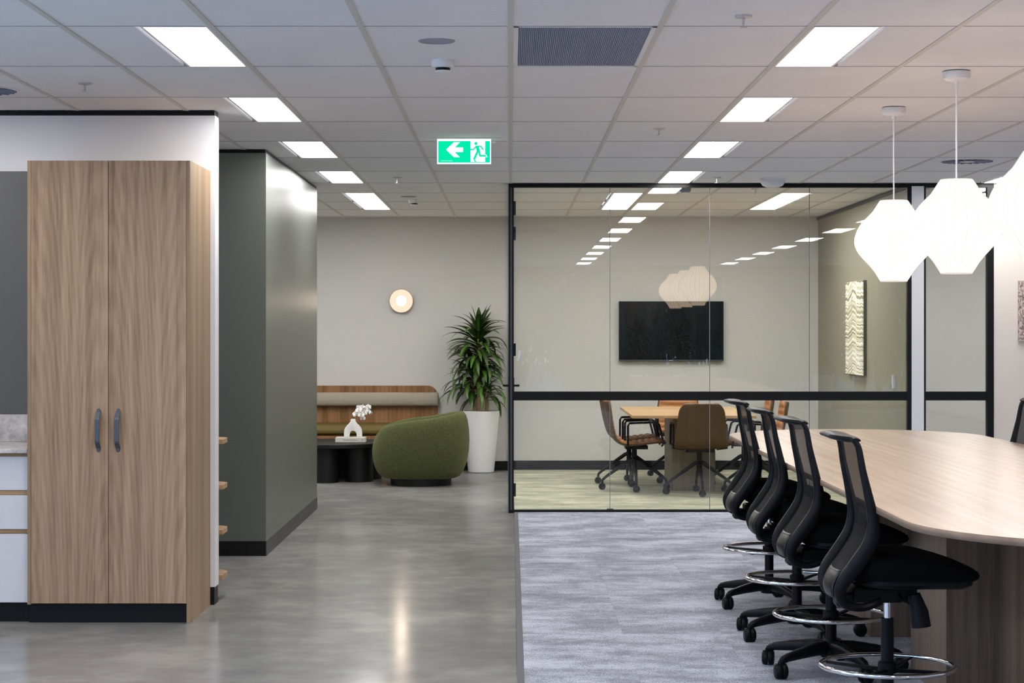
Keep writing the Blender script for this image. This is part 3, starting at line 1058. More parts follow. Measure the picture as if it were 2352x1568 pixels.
# ------------------------------------------------------------------ timber cabinet, counter, drawers
cb = thing('tall_cabinet', 'tall two-door oak laminate cabinet with grey strap handles', 'cabinet', (-2.511, 10.16, 0))
CW, CD, CH = .845, .688, 2.405
MB().box(.0, .018, 0, CD, .1, CH).build('side_panel', M['oak_v'], cb)
MB().box(CW - .018, CW, 0, CD, 0, CH).build('side_panel', M['oak_v'], cb)
MB().box(.018, CW - .018, .02, CD, .104, CH - .002).build('carcass', M['oak_v'], cb)
mid = (249 - 63) / 442.0
for x0, x1, hx in ((.0195, mid - .0015, (225 - 63) / 442.), (mid + .0015, CW - .0195, (270 - 63) / 442.)):
    dr = MB().box(x0, x1, 0, .019, .105, CH).build('door', M['oak'], cb, bevel=.001, seg=1)
    z0, z1 = .893, 1.117
    hp = [(hx + .004, -.004, z0), (hx + .004, -.005, z0 + .018), (hx + .004, -.012, z0 + .026), (hx + .003, -.030, z0 + .046), (hx + .003, -.033, z0 + .056),
          (hx + .003, -.034, z1 - .056), (hx + .003, -.030, z1 - .046), (hx + .004, -.012, z1 - .026), (hx + .004, -.005, z1 - .018), (hx + .004, -.004, z1)]
    hm = MB()
    rs = []
    for i, p in enumerate(hp):
        w_ = .0125 if 0 < i < len(hp) - 1 else .006
        rs.append([(p[0] - w_, p[1] - .003, p[2]), (p[0] + w_, p[1] - .003, p[2]), (p[0] + w_, p[1] + .003, p[2]), (p[0] - w_, p[1] + .003, p[2])])
    hm.rings(rs)
    hm.build('handle', M['gunmetal'], dr, bevel=.0015, seg=1)
MB().box(0, CW - .018, .045, .06, 0, .104).build('kickboard', M['black_base'], cb)

ku = thing('drawer_cabinet', 'white-fronted kitchen drawer unit at the left edge beside the oak cabinet', 'cabinet', (-3.42, 10.2, 0))
MB().box(0, .905, .02, .64, .105, .884).build('carcass', M['oak_shelf'], ku)
for z0, z1 in ((.69, .866), (.487, .664), (.105, .462)):
    MB().box(.002, .903, .0, .019, z0, z1).build('drawer', M['drawer'], ku, bevel=.001, seg=1)
for z in (.664, .462):
    MB().box(.0, .905, .008, .02, z + .003, z + .024).build('finger_rail', M['oak_shelf'], ku)
MB().box(.0, .905, .006, .02, .867, .884).build('finger_rail', M['oak_shelf'], ku)
MB().box(0, .905, .045, .06, 0, .104).build('kickboard', M['black_base'], ku)
o = copy_tree(ku)
o.location = (-4.328, 10.2, 0)
o['label'] = 'white-fronted kitchen drawer unit farther left under the benchtop, outside the picture'
wt = box('benchtop', M['stone'], -4.45, -2.513, 10.16, 10.848, .885, .907, bevel=.002)
tag(wt, 'grey mottled stone kitchen benchtop at the left edge', 'benchtop')
us = box('stone_upstand', M['stone'], -4.45, -2.513, 10.828, 10.848, .908, 1.058)
tag(us, 'grey mottled stone upstand along the back of the benchtop', 'upstand')
sb = box('splashback', M['charcoal'], -4.45, -2.513, 10.836, 10.848, 1.06, CH - .001)
tag(sb, 'dark charcoal splashback panel at the left edge above the benchtop', 'splashback')

# low open shelves behind the nib wall
os_ = thing('open_shelf_unit', 'low oak open shelves with rounded ends behind the white wall', 'shelf', (-1.62, 10.987, 0))
MB().box(-.9, -.88, .0, .28, 0, .915).build('upright', M['oak_v'], os_)
MB().box(-.9, -.06, .0, .012, 0, .915).build('back_panel', M['oak_v'], os_)
shp = [(-.88, 0), (-.88, .28), (-.10, .28)] + [(-.10 + .10 * math.sin(a * D2R), .18 + .10 * math.cos(a * D2R)) for a in range(15, 91, 15)] + [(0, 0)]
base = None
for z in (.121, .375, .628, .884):
    if base is None:
        base = MB().prism(shp, 0, .025, 'XY').build('shelf_board', M['oak_shelf'], os_)
        o = base
    else:
        o = base.copy(); COL.objects.link(o)
    o.location = (0.0, 0.012, z)

# ------------------------------------------------------------------ lounge: banquette, coffee table, book, vase, flowers, armchair
bq = thing('banquette', 'timber backed banquette with grey bolster and olive seat against far wall', 'bench', (-.79, 21.2, 0))
L = 2.6
ol = [(-L, .06), (0, .06), (0, .918 - .11)] + [(-.11 + .11 * math.cos(a * D2R), .808 + .11 * math.sin(a * D2R)) for a in range(15, 91, 15)] + [(-L, .918)]
MB().prism(ol, -.035, -.001, 'XZ').build('back_panel', M['walnut'], bq)
prof = [(-.036, .700), (-.085, .694), (-.112, .712), (-.122, .755), (-.115, .81), (-.092, .842), (-.036, .848)]
MB().prism(prof, -L, 0.008, 'YZ').build('bolster', M['bolster'], bq, bevel=.018, seg=3, smooth=True)
MB().prism([(-.036, .41), (-.62, .41), (-.66, .43), (-.66, .475), (-.62, .515), (-.036, .52)], -L, 0, 'YZ').build('seat_cushion', M['olive_vinyl'], bq, bevel=.012, seg=2, smooth=True)
MB().box(-L, 0, -.655, -.036, .05, .409).build('seat_base', M['walnut'], bq)
MB().box(-L, -.02, -.60, -.036, 0, .05).build('plinth', M['black_base'], bq)

ctb = thing('coffee_table', 'round black coffee table on fat column legs in front of the banquette', 'coffee table', (-1.8, 19.9, 0))
MB().lathe([(.545, .345), (.55, .350), (.55, .381), (.545, .386)], n=64).build('tabletop', M['black_table'], ctb, smooth=True)
lg = None
for k in range(6):
    a = (-40 + 60 * k) * D2R
    if lg is None:
        lg = MB().lathe([(.14, 0), (.14, .345)], n=32).build('leg', M['black_table'], ctb, smooth=True)
        o = lg
    else:
        o = lg.copy(); COL.objects.link(o)
    o.location = (.36 * math.cos(a), .36 * math.sin(a), 0)

bk = thing('book', 'thick pale hardback book lying flat on the black coffee table', 'book', (-1.776, 19.80, .386))
MB().box(0, .303, 0, .225, 0, .003).box(0, .303, 0, .225, .041, .044).box(0, .303, 0, .004, .003, .041).build('cover', M['book'], bk)
MB().box(.003, .299, .005, .221, .003, .041).build('page_block', M['pages'], bk)
fc = bpy.data.curves.new('title_lettering', 'FONT')
fc.body = 'The Art of Home'
fc.size = .021
fc.extrude = .0003
fc.align_x = 'CENTER'
ft = bpy.data.objects.new('title_lettering', fc)
COL.objects.link(ft)
bpy.context.view_layer.update()
fme = bpy.data.meshes.new_from_object(ft.evaluated_get(bpy.context.evaluated_depsgraph_get()))
bpy.data.objects.remove(ft)
fo = bpy.data.objects.new('title_lettering', fme)
COL.objects.link(fo)
fo.parent = bk
fo.location = (.15, -.0006, .0155)
fo.rotation_euler = (PI / 2, 0, 0)
fme.materials.clear()
fme.materials.append(M['ink'])
MB().box(.272, .276, -.0006, 0, .014, .031).build('spine_mark', M['ink'], bk)

vs = thing('arch_vase', 'matt white arch-shaped vase standing on the book', 'vase', (-1.603, 19.90, .430))
half = [(.0925, 0), (.0925, .05), (.088, .08), (.076, .103), (.058, .124), (.038, .143), (.028, .157), (.025, .170), (.024, .187)]
inner = [(.036, 0), (.036, .025), (.031, .047), (.019, .062), (0, .067)]
outl = [(-x, z) for x, z in half] + [(x, z) for x, z in reversed(half)] + [(x, z) for x, z in inner] + [(-x, z) for x, z in reversed(inner[:-1])]
MB().prism(outl, -.026, .026, 'XZ').build('vase_body', M['ceramic'], vs, bevel=.011, seg=3, smooth=True)
MB().lathe([(.016, .1875), (.0, .1872)], n=16, cap=False).build('vase_mouth', M['black_base'], vs)

orc = thing('orchid_spray', 'spray of white orchid blossoms leaning right out of the arch vase', 'flowers', (-1.603, 19.90, .618))
MB().tube(catmull([(0, 0, -.05), (.01, 0, .03), (.05, -.005, .075), (.11, -.01, .105), (.16, 0, .10)], 5), .0025, 6).build('flower_stem', M['stem'], orc)
def petal(mb, ang, ln, wd, tilt):
    n = 6
    pts = []
    for i in range(n + 1):
        t = i / n
        w_ = wd * math.sin(PI * min(1, t * .92 + .06)) ** .7
        x = ln * t
        zc = tilt * t * t * ln
        pts.append([(x, -w_, zc + .2 * w_), (x, 0, zc), (x, w_, zc + .2 * w_)])
    ca, sa = math.cos(ang), math.sin(ang)
    rs = [[(p[0] * ca - p[1] * sa, p[0] * sa + p[1] * ca, p[2]) for p in row] for row in pts]
    mb.rings(rs, cap=False, closed=False)
def blossom(p, rot, s_):
    b_ = bpy.data.objects.new('blossom', None)
    mb = MB()
    for k in range(3):
        petal(mb, PI / 2 + k * 2 * PI / 3, .036 * s_, .013 * s_, .25)
    petal(mb, .25, .038 * s_, .021 * s_, .15)
    petal(mb, PI - .25, .038 * s_, .021 * s_, .15)
    o = mb.build('blossom', M['petal'], orc, smooth=True)
    md = o.modifiers.new('thickness', 'SOLIDIFY')
    md.thickness = .0008
    o.location = p
    o.rotation_euler = rot
    c_ = MB().lathe([(.0, .012), (.006, .010), (.007, .003), (.003, -.001)], n=8, cap=False).build('lip', M['petal_core'], o, smooth=True)
    bpy.data.objects.remove(b_)
for p, e, s_ in [((.03, -.02, .048), 0.0, 1.0), ((.085, -.03, .038), .3, 1.0), ((.062, -.02, .085), -.25, 1.1), ((.118, -.02, .058), .5, 1.0), ((.125, -.01, .098), .2, 1.0),
                 ((.152, 0, .118), -.4, .9), ((.092, .01, .115), .9, .9), ((.158, -.012, .072), .7, .75), ((.10, -.012, .004), 1.2, .8), ((.178, 0, .058), -.2, .6), ((.055, .01, .118), 1.6, .7)]:
    blossom(p, (PI / 2 + random.uniform(-.45, .3), random.uniform(-.4, .4) + e * .3, random.uniform(-.5, .5)), s_)
for k, (x, z) in enumerate(((.172, .09), (.184, .078))):
    o = MB().rings([[(0, -.004, 0), (0, .004, 0)], [(.012, -.008, .006), (.012, .008, .006)], [(.028, -.002, 0), (.028, .002, 0)]], cap=False, closed=False).build('leaf', M['stem'], orc)
    o.location = (x - .01, -.01, z)
    o.rotation_euler = (1.2, .5 * k, .4)

ac = thing('tub_armchair', 'olive green boucle tub armchair on a black swivel plinth', 'armchair', (-.885, 19.3, 0))
N = 64
def rim(phi):
    x, y = math.cos(phi), math.sin(phi)
    h = .650 + .078 * x - .012 * abs(x) ** 3
    d = max(0.0, 1 - ((PI - abs(((phi + PI) % (2 * PI)) - PI)) / .62) ** 2) if x < 0 else 0
    h -= .06 * d
    return h
def plan(phi, s_):
    c_, s2 = math.cos(phi), math.sin(phi)
    e = .74
    return (.478 * s_ * math.copysign(abs(c_) ** e, c_), .44 * s_ * math.copysign(abs(s2) ** e, s2))
pr = [(.60, 0), (.72, .004), (.80, .03), (.88, .11), (.945, .24), (.985, .40), (1.0, .56), (.992, .72), (.965, .86), (.93, .945), (.885, .99), (.84, 1.0), (.79, .985), (.75, .94), (.725, .86)]
rs = []
for s_, zf in pr:
    rs.append([(*plan(2 * PI * j / N, s_), .068 + zf * (rim(2 * PI * j / N) - .068)) for j in range(N)])
rs.append([(*plan(2 * PI * j / N, .70), .33) for j in range(N)])
rs.append([(*plan(2 * PI * j / N, .3), .32) for j in range(N)])
MB().rings(rs).build('upholstered_shell', M['boucle'], ac, smooth=True)
rs = []
for s_, z in ((.3, .318), (.66, .32), (.70, .345), (.70, .40), (.66, .425), (.4, .435), (.1, .437)):
    rs.append([(plan(2 * PI * j / N, s_)[0] - .02, plan(2 * PI * j / N, s_)[1], z) for j in range(N)])
MB().rings(rs).build('seat_cushion', M['boucle'], ac, smooth=True)
MB().lathe([(.295, 0), (.30, .004), (.30, .075)], n=48).build('swivel_base', M['black_table'], ac, smooth=True)

# wall lamp
wl = thing('wall_sconce', 'round glowing disc wall sconce on the far lounge wall', 'wall lamp', (-1.184, 21.2, 1.834))
def ydisc(prof, n=40):
    rs = [[(r * math.cos(2 * PI * j / n), -y, r * math.sin(2 * PI * j / n)) for j in range(n)] for r, y in prof]
    return MB().rings(rs)
ydisc([(.06, 0), (.06, .03)]).build('wall_mount', M['white_metal'], wl)
ydisc([(.127, .03), (.129, .036), (.129, .052), (.127, .056)]).build('disc_body', mat('sconce_rim', srgb(206, 178, 150), .4), wl, smooth=True)
ydisc([(.124, .056), (.122, .059), (.06, .060)]).build('disc_face', emission('sconce_face', (1.0, .80, .60, 1), 1.05), wl)
ydisc([(.055, .059), (.052, .075), (.035, .092), (.012, .099)]).build('globe', emission('sconce_globe', (1, .82, .62, 1), 45), wl, smooth=True)

# ------------------------------------------------------------------ potted dracaena
def leaf_mesh(bend, ln=.40, wd=.027):
    n = 9
    pts = []
    ang = 0
    x = z = 0.0
    rows = []
    for i in range(n + 1):
        t = i / n
        w_ = wd * (min(1, .35 + 2.2 * t) if t < .4 else 1) * (1 - max(0, (t - .45) / .55) ** 2.0) + .0012
        rows.append([(x, -w_, z + w_ * .35), (x, 0, z), (x, w_, z + w_ * .35)])
        ang = -bend * (t ** 1.25)
        x += ln / n * math.cos(ang)
        z += ln / n * math.sin(ang)
    return MB().rings(rows, cap=False, closed=False)
def dracaena(label, cat, loc, rz, wall_limits=True, dens=1.0):
    rnd = random.Random(11)
    t = thing('potted_dracaena', label, cat, loc, rz)
    MB().lathe([(.12, 0), (.138, .006), (.150, .12), (.168, .30), (.188, .54), (.197, .64), (.196, .656), (.186, .658), (.182, .635)], n=48, cap=False).build('planter', M['pot'], t, smooth=True)
    MB().lathe([(.184, .632), (.12, .645), (.05, .652), (.0, .655)], n=24, cap=False).build('soil', M['soil'], t, smooth=True)
    canes = [((-.03, 0), 1.45, .029), ((-.09, .02), 1.00, .023), ((.055, -.02), .86, .022)]
    for (cx, cy), zt, r in canes:
        MB().tube([(cx, cy, .60), (cx + .008, cy, lerp(.6, zt, .5)), (cx, cy, zt)], [r, r * .95, r * .8], 10).build('cane', M['bark'], t, smooth=True)
    variants = [(.30, .36), (.9, .44), (1.5, .46), (2.1, .46), (1.2, .38)]
    src = []
    for bnd, ln in variants:
        o = leaf_mesh(bnd, ln, .029).build('leaf', M['leaf'], t, smooth=True)
        src.append(o)
    used = [False] * len(src)
    sets = [(canes[0], 1.04, 1.50, 116), (canes[1], .84, 1.10, 44), (canes[2], .76, .95, 28)]
    for ((cx, cy), zt, r), z0, z1, cnt in sets:
        for k in range(cnt):
            q = (k + .5) / cnt
            z = z0 + (z1 - z0) * q ** .85
            az = k * 2.39996 + rnd.uniform(-.3, .3)
            el = lerp(.25, 1.40, q ** 3.2) + rnd.uniform(-.22, .22)
            vi = rnd.choice((0, 0, 4)) if q > .92 else rnd.choice((1, 2, 2, 3, 4) if q > .3 else (2, 3, 3, 4))
            sc = rnd.uniform(.72, 1.0)
            o = src[vi] if not used[vi] else src[vi].copy()
            if used[vi]: COL.objects.link(o)
            used[vi] = True
            base = Vector((cx + math.cos(az) * r * .6, cy + math.sin(az) * r * .6, z))
            eul = Euler((rnd.uniform(-.25, .25), -el, az), 'XYZ')
            rm = eul.to_matrix()
            for _ in range(14):
                pts = [base + rm @ Vector((v.co.x * sc, v.co.y, v.co.z * sc)) for v in o.data.vertices]
                if max(p.y for p in pts) < .255 and max(p.x for p in pts) < .285: break
                sc *= .88
            o.location = base
            o.rotation_euler = eul
            o.scale = (sc, rnd.uniform(.85, 1.1) * min(1, sc + .25), sc)
    return t
dr1 = dracaena('tall bushy dracaena in a white tapered pot beside the meeting room corner', 'potted plant', (-.317, 20.93, 0), 0)
dr2 = copy_tree(dr1)
dr2.location = (3.86, 18.6, 0)
dr2.scale = (.37, .37, .37)
dr2.rotation_euler = (0, 0, 1.0)
for px_, rz_ in ((2.4, .4), (3.15, 2.2), (5.9, 1.3)):
    o = copy_tree(dr1)
    o.location = (px_, -4.25, 0.0085)
    o.rotation_euler = (0, 0, rz_)
    o['label'] = 'dracaena in a white pot by the windows behind the viewpoint, seen only as a reflection'
    o['group'] = 'potted plants by the windows behind the viewpoint'
dr2['label'] = 'small green plant whose leaf tip shows through the narrow glass panel'

# ------------------------------------------------------------------ meeting room contents
tv = thing('television', 'large dark wall-mounted television screen in the meeting room', 'television', (1.17, 21.2, 1.185))
MB().box(.3, .83, -.03, -.001, .15, .5).build('wall_bracket', M['black'], tv)
MB().box(0, 1.13, -.07, -.03, 0, .645).build('screen_body', M['black'], tv, bevel=.003, seg=1)
MB().box(.006, 1.124, -.072, -.07, .016, .639).build('screen_panel', M['screen'], tv)
MB().box(.003, 1.127, -.0725, -.07, .004, .013).build('lower_bezel', M['gunmetal'], tv)
MB().box(.54, .575, -.074, -.0725, .004, .009).build('maker_badge', M['white_metal'], tv)

mt = thing('meeting_table', 'pale oak rectangular meeting table on a slab base behind the glass', 'table', (1.68, 18.9, 0))
MB().box(-.567, .567, -1.04, 1.04, .713, .74).build('tabletop', M['meet_top'], mt, bevel=.002, seg=1)
MB().box(-.15, .25, -.45, .55, .006, .713).build('base', M['meet_base'], mt)

def caster(parent, p, r=.03, w_=.045, ang=0):
    mb = MB()
    ca, sa = math.cos(ang), math.sin(ang)
    for s_ in (-1, 1):
        n = 14
        rs = []
        for off, rr in ((s_ * w_ * .04, r * .96), (s_ * w_ * .08, r), (s_ * w_ * .34, r), (s_ * w_ * .46, r * .88), (s_ * w_ * .5, r * .7)):
            rs.append([(p[0] + ca * rr * math.cos(2 * PI * j / n) - sa * off, p[1] + sa * rr * math.cos(2 * PI * j / n) + ca * off, p[2] + rr * math.sin(2 * PI * j / n)) for j in range(n)])
        mb.rings(rs)
    mb.tube([(p[0], p[1], p[2]), (p[0], p[1], p[2] + r + .02)], .008, 6)
    mb.box(p[0] - r * .7, p[0] + r * .7, p[1] - .012, p[1] + .012, p[2] + r * .2, p[2] + r * .98)
    return mb.build('caster', M['black_plastic'], parent, smooth=True)

def meeting_chair():
    t = thing('meeting_chair', '', 'chair', (0, 0, 0), group='tan leather chairs around the meeting table')
    prof = catmull([(-.285, 0, .846), (-.262, 0, .72), (-.232, 0, .59), (-.195, 0, .495), (-.13, 0, .445), (-.04, 0, .432), (.10, 0, .445), (.22, 0, .458), (.285, 0, .448)], 12)
    ns = len(prof)
    cum = [0]
    for a, b_ in zip(prof, prof[1:]):
        cum.append(cum[-1] + (b_ - a).length)
    tot = cum[-1]
    def frame(i):
        tg = (prof[min(i + 1, ns - 1)] - prof[max(i - 1, 0)]).normalized()
        return Vector((tg.z, 0, -tg.x)) * -1 if False else Vector((-tg.z, 0, tg.x))
    def width(s_):
        u0, u1 = s_, tot - s_
        w_ = .20 + .035 * min(1, s_ / .3)
        for u, rad in ((u0, .10), (u1, .10)):
            if u < rad:
                w_ -= .075 * (1 - math.sqrt(max(0, 1 - (1 - u / rad) ** 2)))
        return w_
    def sheet(off0, off1, chan, shrink, name, m):
        nt_ = 12
        top, bot = [], []
        for i in range(ns):
            nrm = frame(i)
            w_ = width(cum[i]) - shrink
            rt, rb2 = [], []
            for j in range(nt_ + 1):
                tt = -1 + 2 * j / nt_
                back = max(0, 1 - cum[i] / .42)
                wrap = .045 * tt * tt * back + .012 * tt * tt * (1 - back)
                ch = chan * abs(math.sin(PI * cum[i] / tot * 14)) ** .5 if chan else 0
                edge = max(0, 1 - abs(tt) ** 6)
                p = prof[i] + Vector((0, w_ * tt, 0)) + nrm * wrap
                rt.append(p + nrm * (off1 + ch * edge))
                rb2.append(p + nrm * off0)
            top.append(rt); bot.append(rb2)
        rs = [a + list(reversed(b_)) for a, b_ in zip(top, bot)]
        return MB().rings(rs).build(name, m, t, smooth=True)
    # nrm must point to the sitter's side
    sheet(-.012, .004, 0, 0, 'shell', M['brown'])
    sheet(.003, .010, .022, .012, 'channelled_pad', M['tan'])
    for s_ in (-1, 1):
        y = .245 * s_
        MB().tube([(-.07, .15 * s_, .425), (-.075, y, .432), (-.075, y, .62), (-.06, y, .645), (.19, y, .655), (.215, y, .635), (.26, y, .455), (.25, .15 * s_, .43)], .0105, 8).build('armrest', M['black'], t, smooth=True)
    MB().box(-.09, .12, -.13, .13, .395, .425).build('seat_plate', M['black'], t)
    MB().tube([(0, 0, .40), (0, 0, .24)], .024, 12).build('column', M['black'], t, smooth=True)
    for k in range(4):
        a = k * PI / 2
        ca, sa = math.cos(a), math.sin(a)
        lg_ = MB().tube([(.01 * ca, .01 * sa, .30), (.04 * ca, .04 * sa, .29), (.26 * ca, .26 * sa, .135), (.30 * ca, .30 * sa, .10), (.305 * ca, .305 * sa, .066)], [.02, .019, .014, .013, .011], 8).build('leg', M['black'], t, smooth=True)
        caster(lg_, (.305 * ca, .305 * sa, .036), .030, .045, a + .7)
    return t
mc = meeting_chair()
chairs = [(1.17, 18.50, 0, 'tan meeting chair on the left of the meeting table, nearer one, in profile'),
          (1.165, 19.26, 0, 'tan meeting chair on the left of the table, mostly hidden behind the nearer one'),
          (1.75, 20.22, -PI / 2, 'tan channelled chair at the far head of the meeting table, facing the glass'),
          (1.735, 17.99, PI / 2 , 'brown-backed meeting chair with its back to the glass at near table end'),
          (2.26, 18.95, PI, 'tan chair on the right of the meeting table, farther of two, left in view'),
          (2.30, 18.24, PI, 'tan chair on the right of the meeting table, nearer of two, behind stool')]
for k, (x, y, a, lab) in enumerate(chairs):
    o = mc if k == 0 else copy_tree(mc)
    o.location = (x, y, .006)
    o.rotation_euler = (0, 0, a)
    o['label'] = lab

# layered wall art on the olive wall
ar = thing('layered_artwork', 'cream and olive layered relief artwork on the olive meeting room wall', 'artwork', (3.333, 18.31, 1.093))
AW, AH = .93, .895
def zig(u):
    return .06 * math.sin(PI * min(1, max(0, u / .93))) ** 2 + .014 * math.sin(u * 14 + 1) + .005 * math.sin(u * 39)
nu, nv = 70, 260
rnd = random.Random(5)
cols = [srgb(*c_) for c_ in ((232, 230, 214), (224, 222, 208), (200, 196, 168), (240, 238, 226), (168, 164, 136), (214, 211, 192), (150, 146, 128), (236, 234, 220))]
layers = [(rnd.choice(cols), rnd.uniform(0, .007)) for _ in range(160)]
vs_, fs_, vc = [], [], []
for j in range(nv + 1):
    for i in range(nu + 1):
        u, v = i / nu * AW, j / nv * AH
        lv = v - zig(u) * (1 - .25 * math.sin(v * 5)) + .3
        k = int(lv / .0105 + .8 * math.sin(lv * 60)) % 160
        c_, h_ = layers[k]
        vs_.append((-.038 - h_ if 0 < i < nu and 0 < j < nv else -.03, u, v))
        vc.append(c_)
for j in range(nv):
    for i in range(nu):
        a = j * (nu + 1) + i
        fs_.append((a, a + nu + 1, a + nu + 2, a + 1))
me = bpy.data.meshes.new('layered_face')
me.from_pydata(vs_, [], fs_)
at = me.color_attributes.new('layer_colour', 'FLOAT_COLOR', 'POINT')
for k, c_ in enumerate(vc):
    at.data[k].color = c_
me.materials.append(M['layers'])
o = bpy.data.objects.new('layered_face', me)
COL.objects.link(o)
o.parent = ar
MB().box(-.03, -.001, 0, AW, 0, AH).build('backing_board', mat('art_edge', srgb(86, 88, 78), .8, var=.6, vscale=60, vmap=(1, 1, 3)), ar)

sw = thing('wall_remote', 'slim white wall remote on the olive meeting room wall', 'remote', (3.333, 16.96, 1.015))
MB().box(-.022, -.001, -.018, .018, 0, .118).build('cradle', M['white_plastic'], sw, bevel=.003)
MB().box(-.026, -.022, -.014, .014, .03, .112).build('handset', M['white_plastic'], sw, bevel=.0015, seg=1)

ar2 = thing('dotted_canvas', 'grey and pink dotted canvas on the off-white wall at right edge', 'artwork', (4.22, DG - .02, 1.43))
MB().box(0, .9, -.032, -.012, 0, .502).build('canvas', M['dots'], ar2)
MB().box(.04, .86, -.012, -.001, .04, .46).build('stretcher', M['black_base'], ar2)

# ------------------------------------------------------------------ long stool-height table
lt = thing('long_table', 'long pale timber racetrack table with slab base at stool height', 'table', (2.115, 9.295, 0))
TZ = .88
R_, HL = .775, 2.65
def stadium(r, hl, n=28):
    return [(r * math.cos(a), hl + r * math.sin(a)) for a in [PI * k / n for k in range(n + 1)]] + [(r * math.cos(a), -hl + r * math.sin(a)) for a in [PI + PI * k / n for k in range(n + 1)]]
o = MB().prism(stadium(R_, HL), TZ - .025, TZ, 'XY').build('tabletop', M['table_top'], lt)
o.data.materials.append(M['table_edge'])
for p_ in o.data.polygons:
    if abs(p_.normal.z) < .5:
        p_.material_index = 1
        p_.use_smooth = True
MB().box(-.105, .105, -2.0, 2.0, .0082, TZ - .025).build('spine_panel', M['table_base'], lt)
for y0, y1 in ((-1.305, -.60), (.375, 1.08)):
    MB().box(-.335, -.105, y0, y1, .0082, TZ - .025).build('pedestal', M['table_base'], lt)
    MB().box(.105, .335, y0, y1, .0082, TZ - .025).build('pedestal', M['table_base'], lt)

# ------------------------------------------------------------------ drafting stools
def stool():
    t = thing('drafting_stool', '', 'stool', (0, 0, 0), group='black mesh drafting stools along the table')
    # seat: waterfall cushion
    n = 40
    def sq(a, rx, ry, e=.62):
        c_, s_ = math.cos(a), math.sin(a)
        return rx * math.copysign(abs(c_) ** e, c_), ry * math.copysign(abs(s_) ** e, s_)
    rs = []
    for sc, z in ((.80, .588), (.93, .592), (.985, .612), (1.0, .638), (.985, .664), (.93, .680), (.82, .688), (.5, .690), (.15, .690)):
        ring = []
        for j in range(n):
            x, y = sq(2 * PI * j / n, .245 * sc, .235 * sc)
            dz = -(z - .588) * min(.62, 2.75 * max(0, x - .02)) - .05 * max(0, x - .12)
            dz -= .12 * max(0, abs(y) - .16) ** 1.2 * (1 if z > .66 else 0)
            ring.append((x + .085, y, z + dz))
        rs.append(ring)
    MB().rings(rs).build('seat', M['black_fabric'], t, smooth=True)
    rs = []
    for sc, z in ((.55, .555), (.80, .562), (.90, .578), (.90, .592)):
        rs.append([(sq(2 * PI * j / n, .245 * sc, .235 * sc)[0] + .085, sq(2 * PI * j / n, .245 * sc, .235 * sc)[1], z - .08 * max(0, sq(2 * PI * j / n, .245 * sc, 1)[0] - .1)) for j in range(n)])
    MB().rings(rs).build('seat_pan', M['black_plastic'], t, smooth=True)
    # back frame
    bp = catmull([(-.165, 0, 1.118), (-.145, 0, 1.085), (-.130, 0, 1.0), (-.108, 0, .90), (-.092, 0, .81), (-.104, 0, .735), (-.150, 0, .66), (-.195, 0, .60), (-.212, 0, .55), (-.190, 0, .505), (-.12, 0, .492), (-.05, 0, .515)], 5)
    ns = len(bp)
    def upright(s_):
        rs_ = []
        for i, p in enumerate(bp):
            q = i / (ns - 1)
            tg = (bp[min(i + 1, ns - 1)] - bp[max(i - 1, 0)]).normalized()
            nr = Vector((tg.z, 0, -tg.x))
            th = .011 + .017 * math.exp(-((q - .52) / .22) ** 2) + .004 * q
            yw = .019 + .006 * math.exp(-((q - .55) / .25) ** 2)
            yc = s_ * (.195 + .018 * math.sin(PI * min(1, q * 1.3)) - .05 * max(0, q - .7) / .3)
            rs_.append([p + Vector((0, yc + yw * math.cos(2 * PI * j / 10), 0)) + nr * (th * math.sin(2 * PI * j / 10)) for j in range(10)])
        return rs_
    MB().rings(upright(1)).build('back_upright', M['black_plastic'], t, smooth=True)
    MB().rings(upright(-1)).build('back_upright', M['black_plastic'], t, smooth=True)
    # top rail with a rearward lip
    rs_ = []
    for k in range(25):
        y = -.214 + .428 * k / 24
        q = abs(y) / .214
        dep = .016 + .036 * (1 - min(1, max(0, (q - .45) / .5)) ** 2 if q > .45 else 1)
        th = (.017 - .006 * q) * (1 if q < .97 else .6)
        cx = -.150 - dep + .012
        zc = 1.116 - .006 * q * q + .004
        rs_.append([(cx + dep * math.cos(2 * PI * j / 12), y, zc + th * math.sin(2 * PI * j / 12) - .10 * (dep * math.cos(2 * PI * j / 12))) for j in range(12)])
    MB().rings(rs_).build('top_rail', M['black_plastic'], t, smooth=True)
    # mesh between the uprights
    for nm_, mm_, i0, i1 in (('back_mesh', 'black_mesh', 2, int(ns * .42)), ('lower_back_mesh', 'dense_mesh', int(ns * .42) - 1, int(ns * .80))):
        rows_ = []
        for p in bp[i0:i1]:
            rows_.append([(p.x - .012 * (1 - (2 * k / 8 - 1) ** 2), -.19 + .38 * k / 8, p.z) for k in range(9)])
        MB().rings(rows_, cap=False, closed=False).build(nm_, M[mm_], t, smooth=True)
    # lumbar shell
    rows_ = []
    for i in range(int(ns * .60), int(ns * .80)):
        p = bp[i]
        rows_.append([(p.x - .026 + .012 * (2 * k / 8 - 1) ** 2, -.11 + .22 * k / 8, p.z) for k in range(9)])
    lb = MB().rings(rows_, cap=False, closed=False).build('lumbar_shell', M['smoke_plastic'], t, smooth=True)
    md = lb.modifiers.new('thickness', 'SOLIDIFY'); md.thickness = .006
    MB().tube([(-.19, -.15, .52), (-.19, .15, .52)], .018, 8).build('lower_crossbar', M['black_plastic'], t, smooth=True)
    MB().box(-.14, .10, -.075, .075, .495, .558).box(-.20, -.12, -.05, .05, .475, .53).build('tilt_mechanism', M['black_plastic'], t, bevel=.012)
    MB().tube([(.075, -.12, .535), (.095, -.125, .47), (.102, -.127, .415)], [.024, .034, .036], 16).build('tension_knob', M['black_plastic'], t, smooth=True)
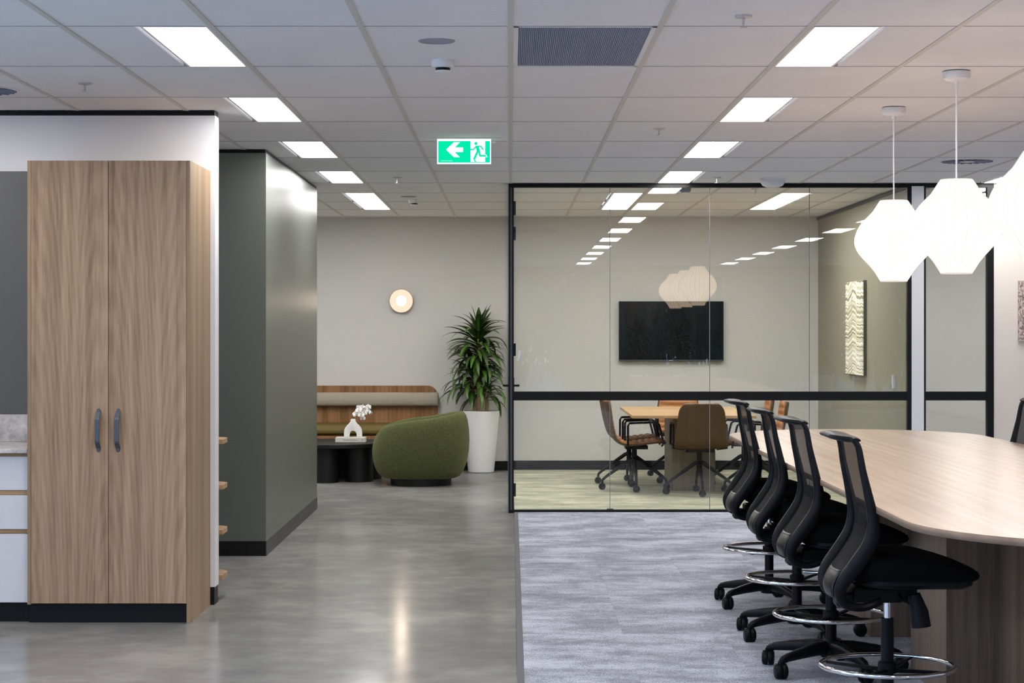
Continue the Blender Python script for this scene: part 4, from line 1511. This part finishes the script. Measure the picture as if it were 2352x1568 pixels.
    MB().tube([(.03, -.07, .53), (.02, -.20, .52), (.03, -.25, .52)], .007, 6).build('height_lever', M['black_plastic'], t)
    MB().tube([(0, 0, .36), (0, 0, .50)], .014, 14).build('gas_piston', M['chrome'], t, smooth=True)
    MB().tube([(0, 0, .07), (0, 0, .43)], .0245, 18).build('column', M['black_plastic'], t, smooth=True)
    # foot ring
    rg = MB().tube([(.25 * math.cos(2 * PI * k / 56), .25 * math.sin(2 * PI * k / 56), 0) for k in range(56)], .0095, 10, closed=True).build('foot_ring', M['chrome'], t, smooth=True, loc=(0, 0, .25))
    MB().lathe([(.036, -.026), (.036, .012), (.027, .018)], n=20).build('ring_clamp', M['black_plastic'], rg, smooth=True)
    for k in range(4):
        a = PI / 4 + k * PI / 2 + .25
        ca, sa = math.cos(a), math.sin(a)
        sp = MB().tube([(.03 * ca, .03 * sa, -.016), (.242 * ca, .242 * sa, -.008)], [.018, .012], 6, flat=.45).build('ring_spoke', M['black_plastic'], rg)
    MB().lathe([(.045, .065), (.05, .08), (.045, .125), (.03, .145)], n=20).build('base_hub', M['black_plastic'], t, smooth=True)
    for k in range(5):
        a = PI + (36 + 72 * k) * D2R
        ca, sa = math.cos(a), math.sin(a)
        rs_ = []
        for r, zc, hh, ww in ((.03, .108, .032, .030), (.10, .108, .030, .027), (.20, .098, .024, .023), (.275, .088, .019, .019), (.305, .080, .017, .017), (.322, .068, .010, .010)):
            rs_.append([(r * ca - sa * ww * math.cos(2 * PI * j / 10), r * sa + ca * ww * math.cos(2 * PI * j / 10), zc + hh * math.sin(2 * PI * j / 10)) for j in range(10)])
        lg_ = MB().rings(rs_).build('leg', M['black_plastic'], t, smooth=True)
        caster(lg_, (.312 * ca, .312 * sa, .033), .033, .055, a + 1.1 + k)
    return t
st = stool()
spots = [(1.425, 7.40, 0, .0, 'nearest black mesh drafting stool, at the curved near end of the table', .25),
         (1.425, 8.70, 0, .02, 'second black mesh drafting stool from the front on the left side', .255),
         (1.42, 9.70, 0, -.02, 'third black mesh drafting stool from the front on the left side', .289),
         (1.43, 10.82, 0, .015, 'farthest black mesh drafting stool on the left side, near the glass', .31),
         (2.80, 11.08, PI, 0, 'black mesh drafting stool across the table, cut off by right edge', .28)]
for k, (x, y, a, da, lab, zr) in enumerate(spots):
    o = st if k == 0 else copy_tree(st)
    o.location = (x, y, .008)
    o.rotation_euler = (0, 0, a + da)
    o['label'] = lab
    for c_ in o.children:
        if c_.name.startswith('foot_ring'):
            c_.location = (0, 0, zr)
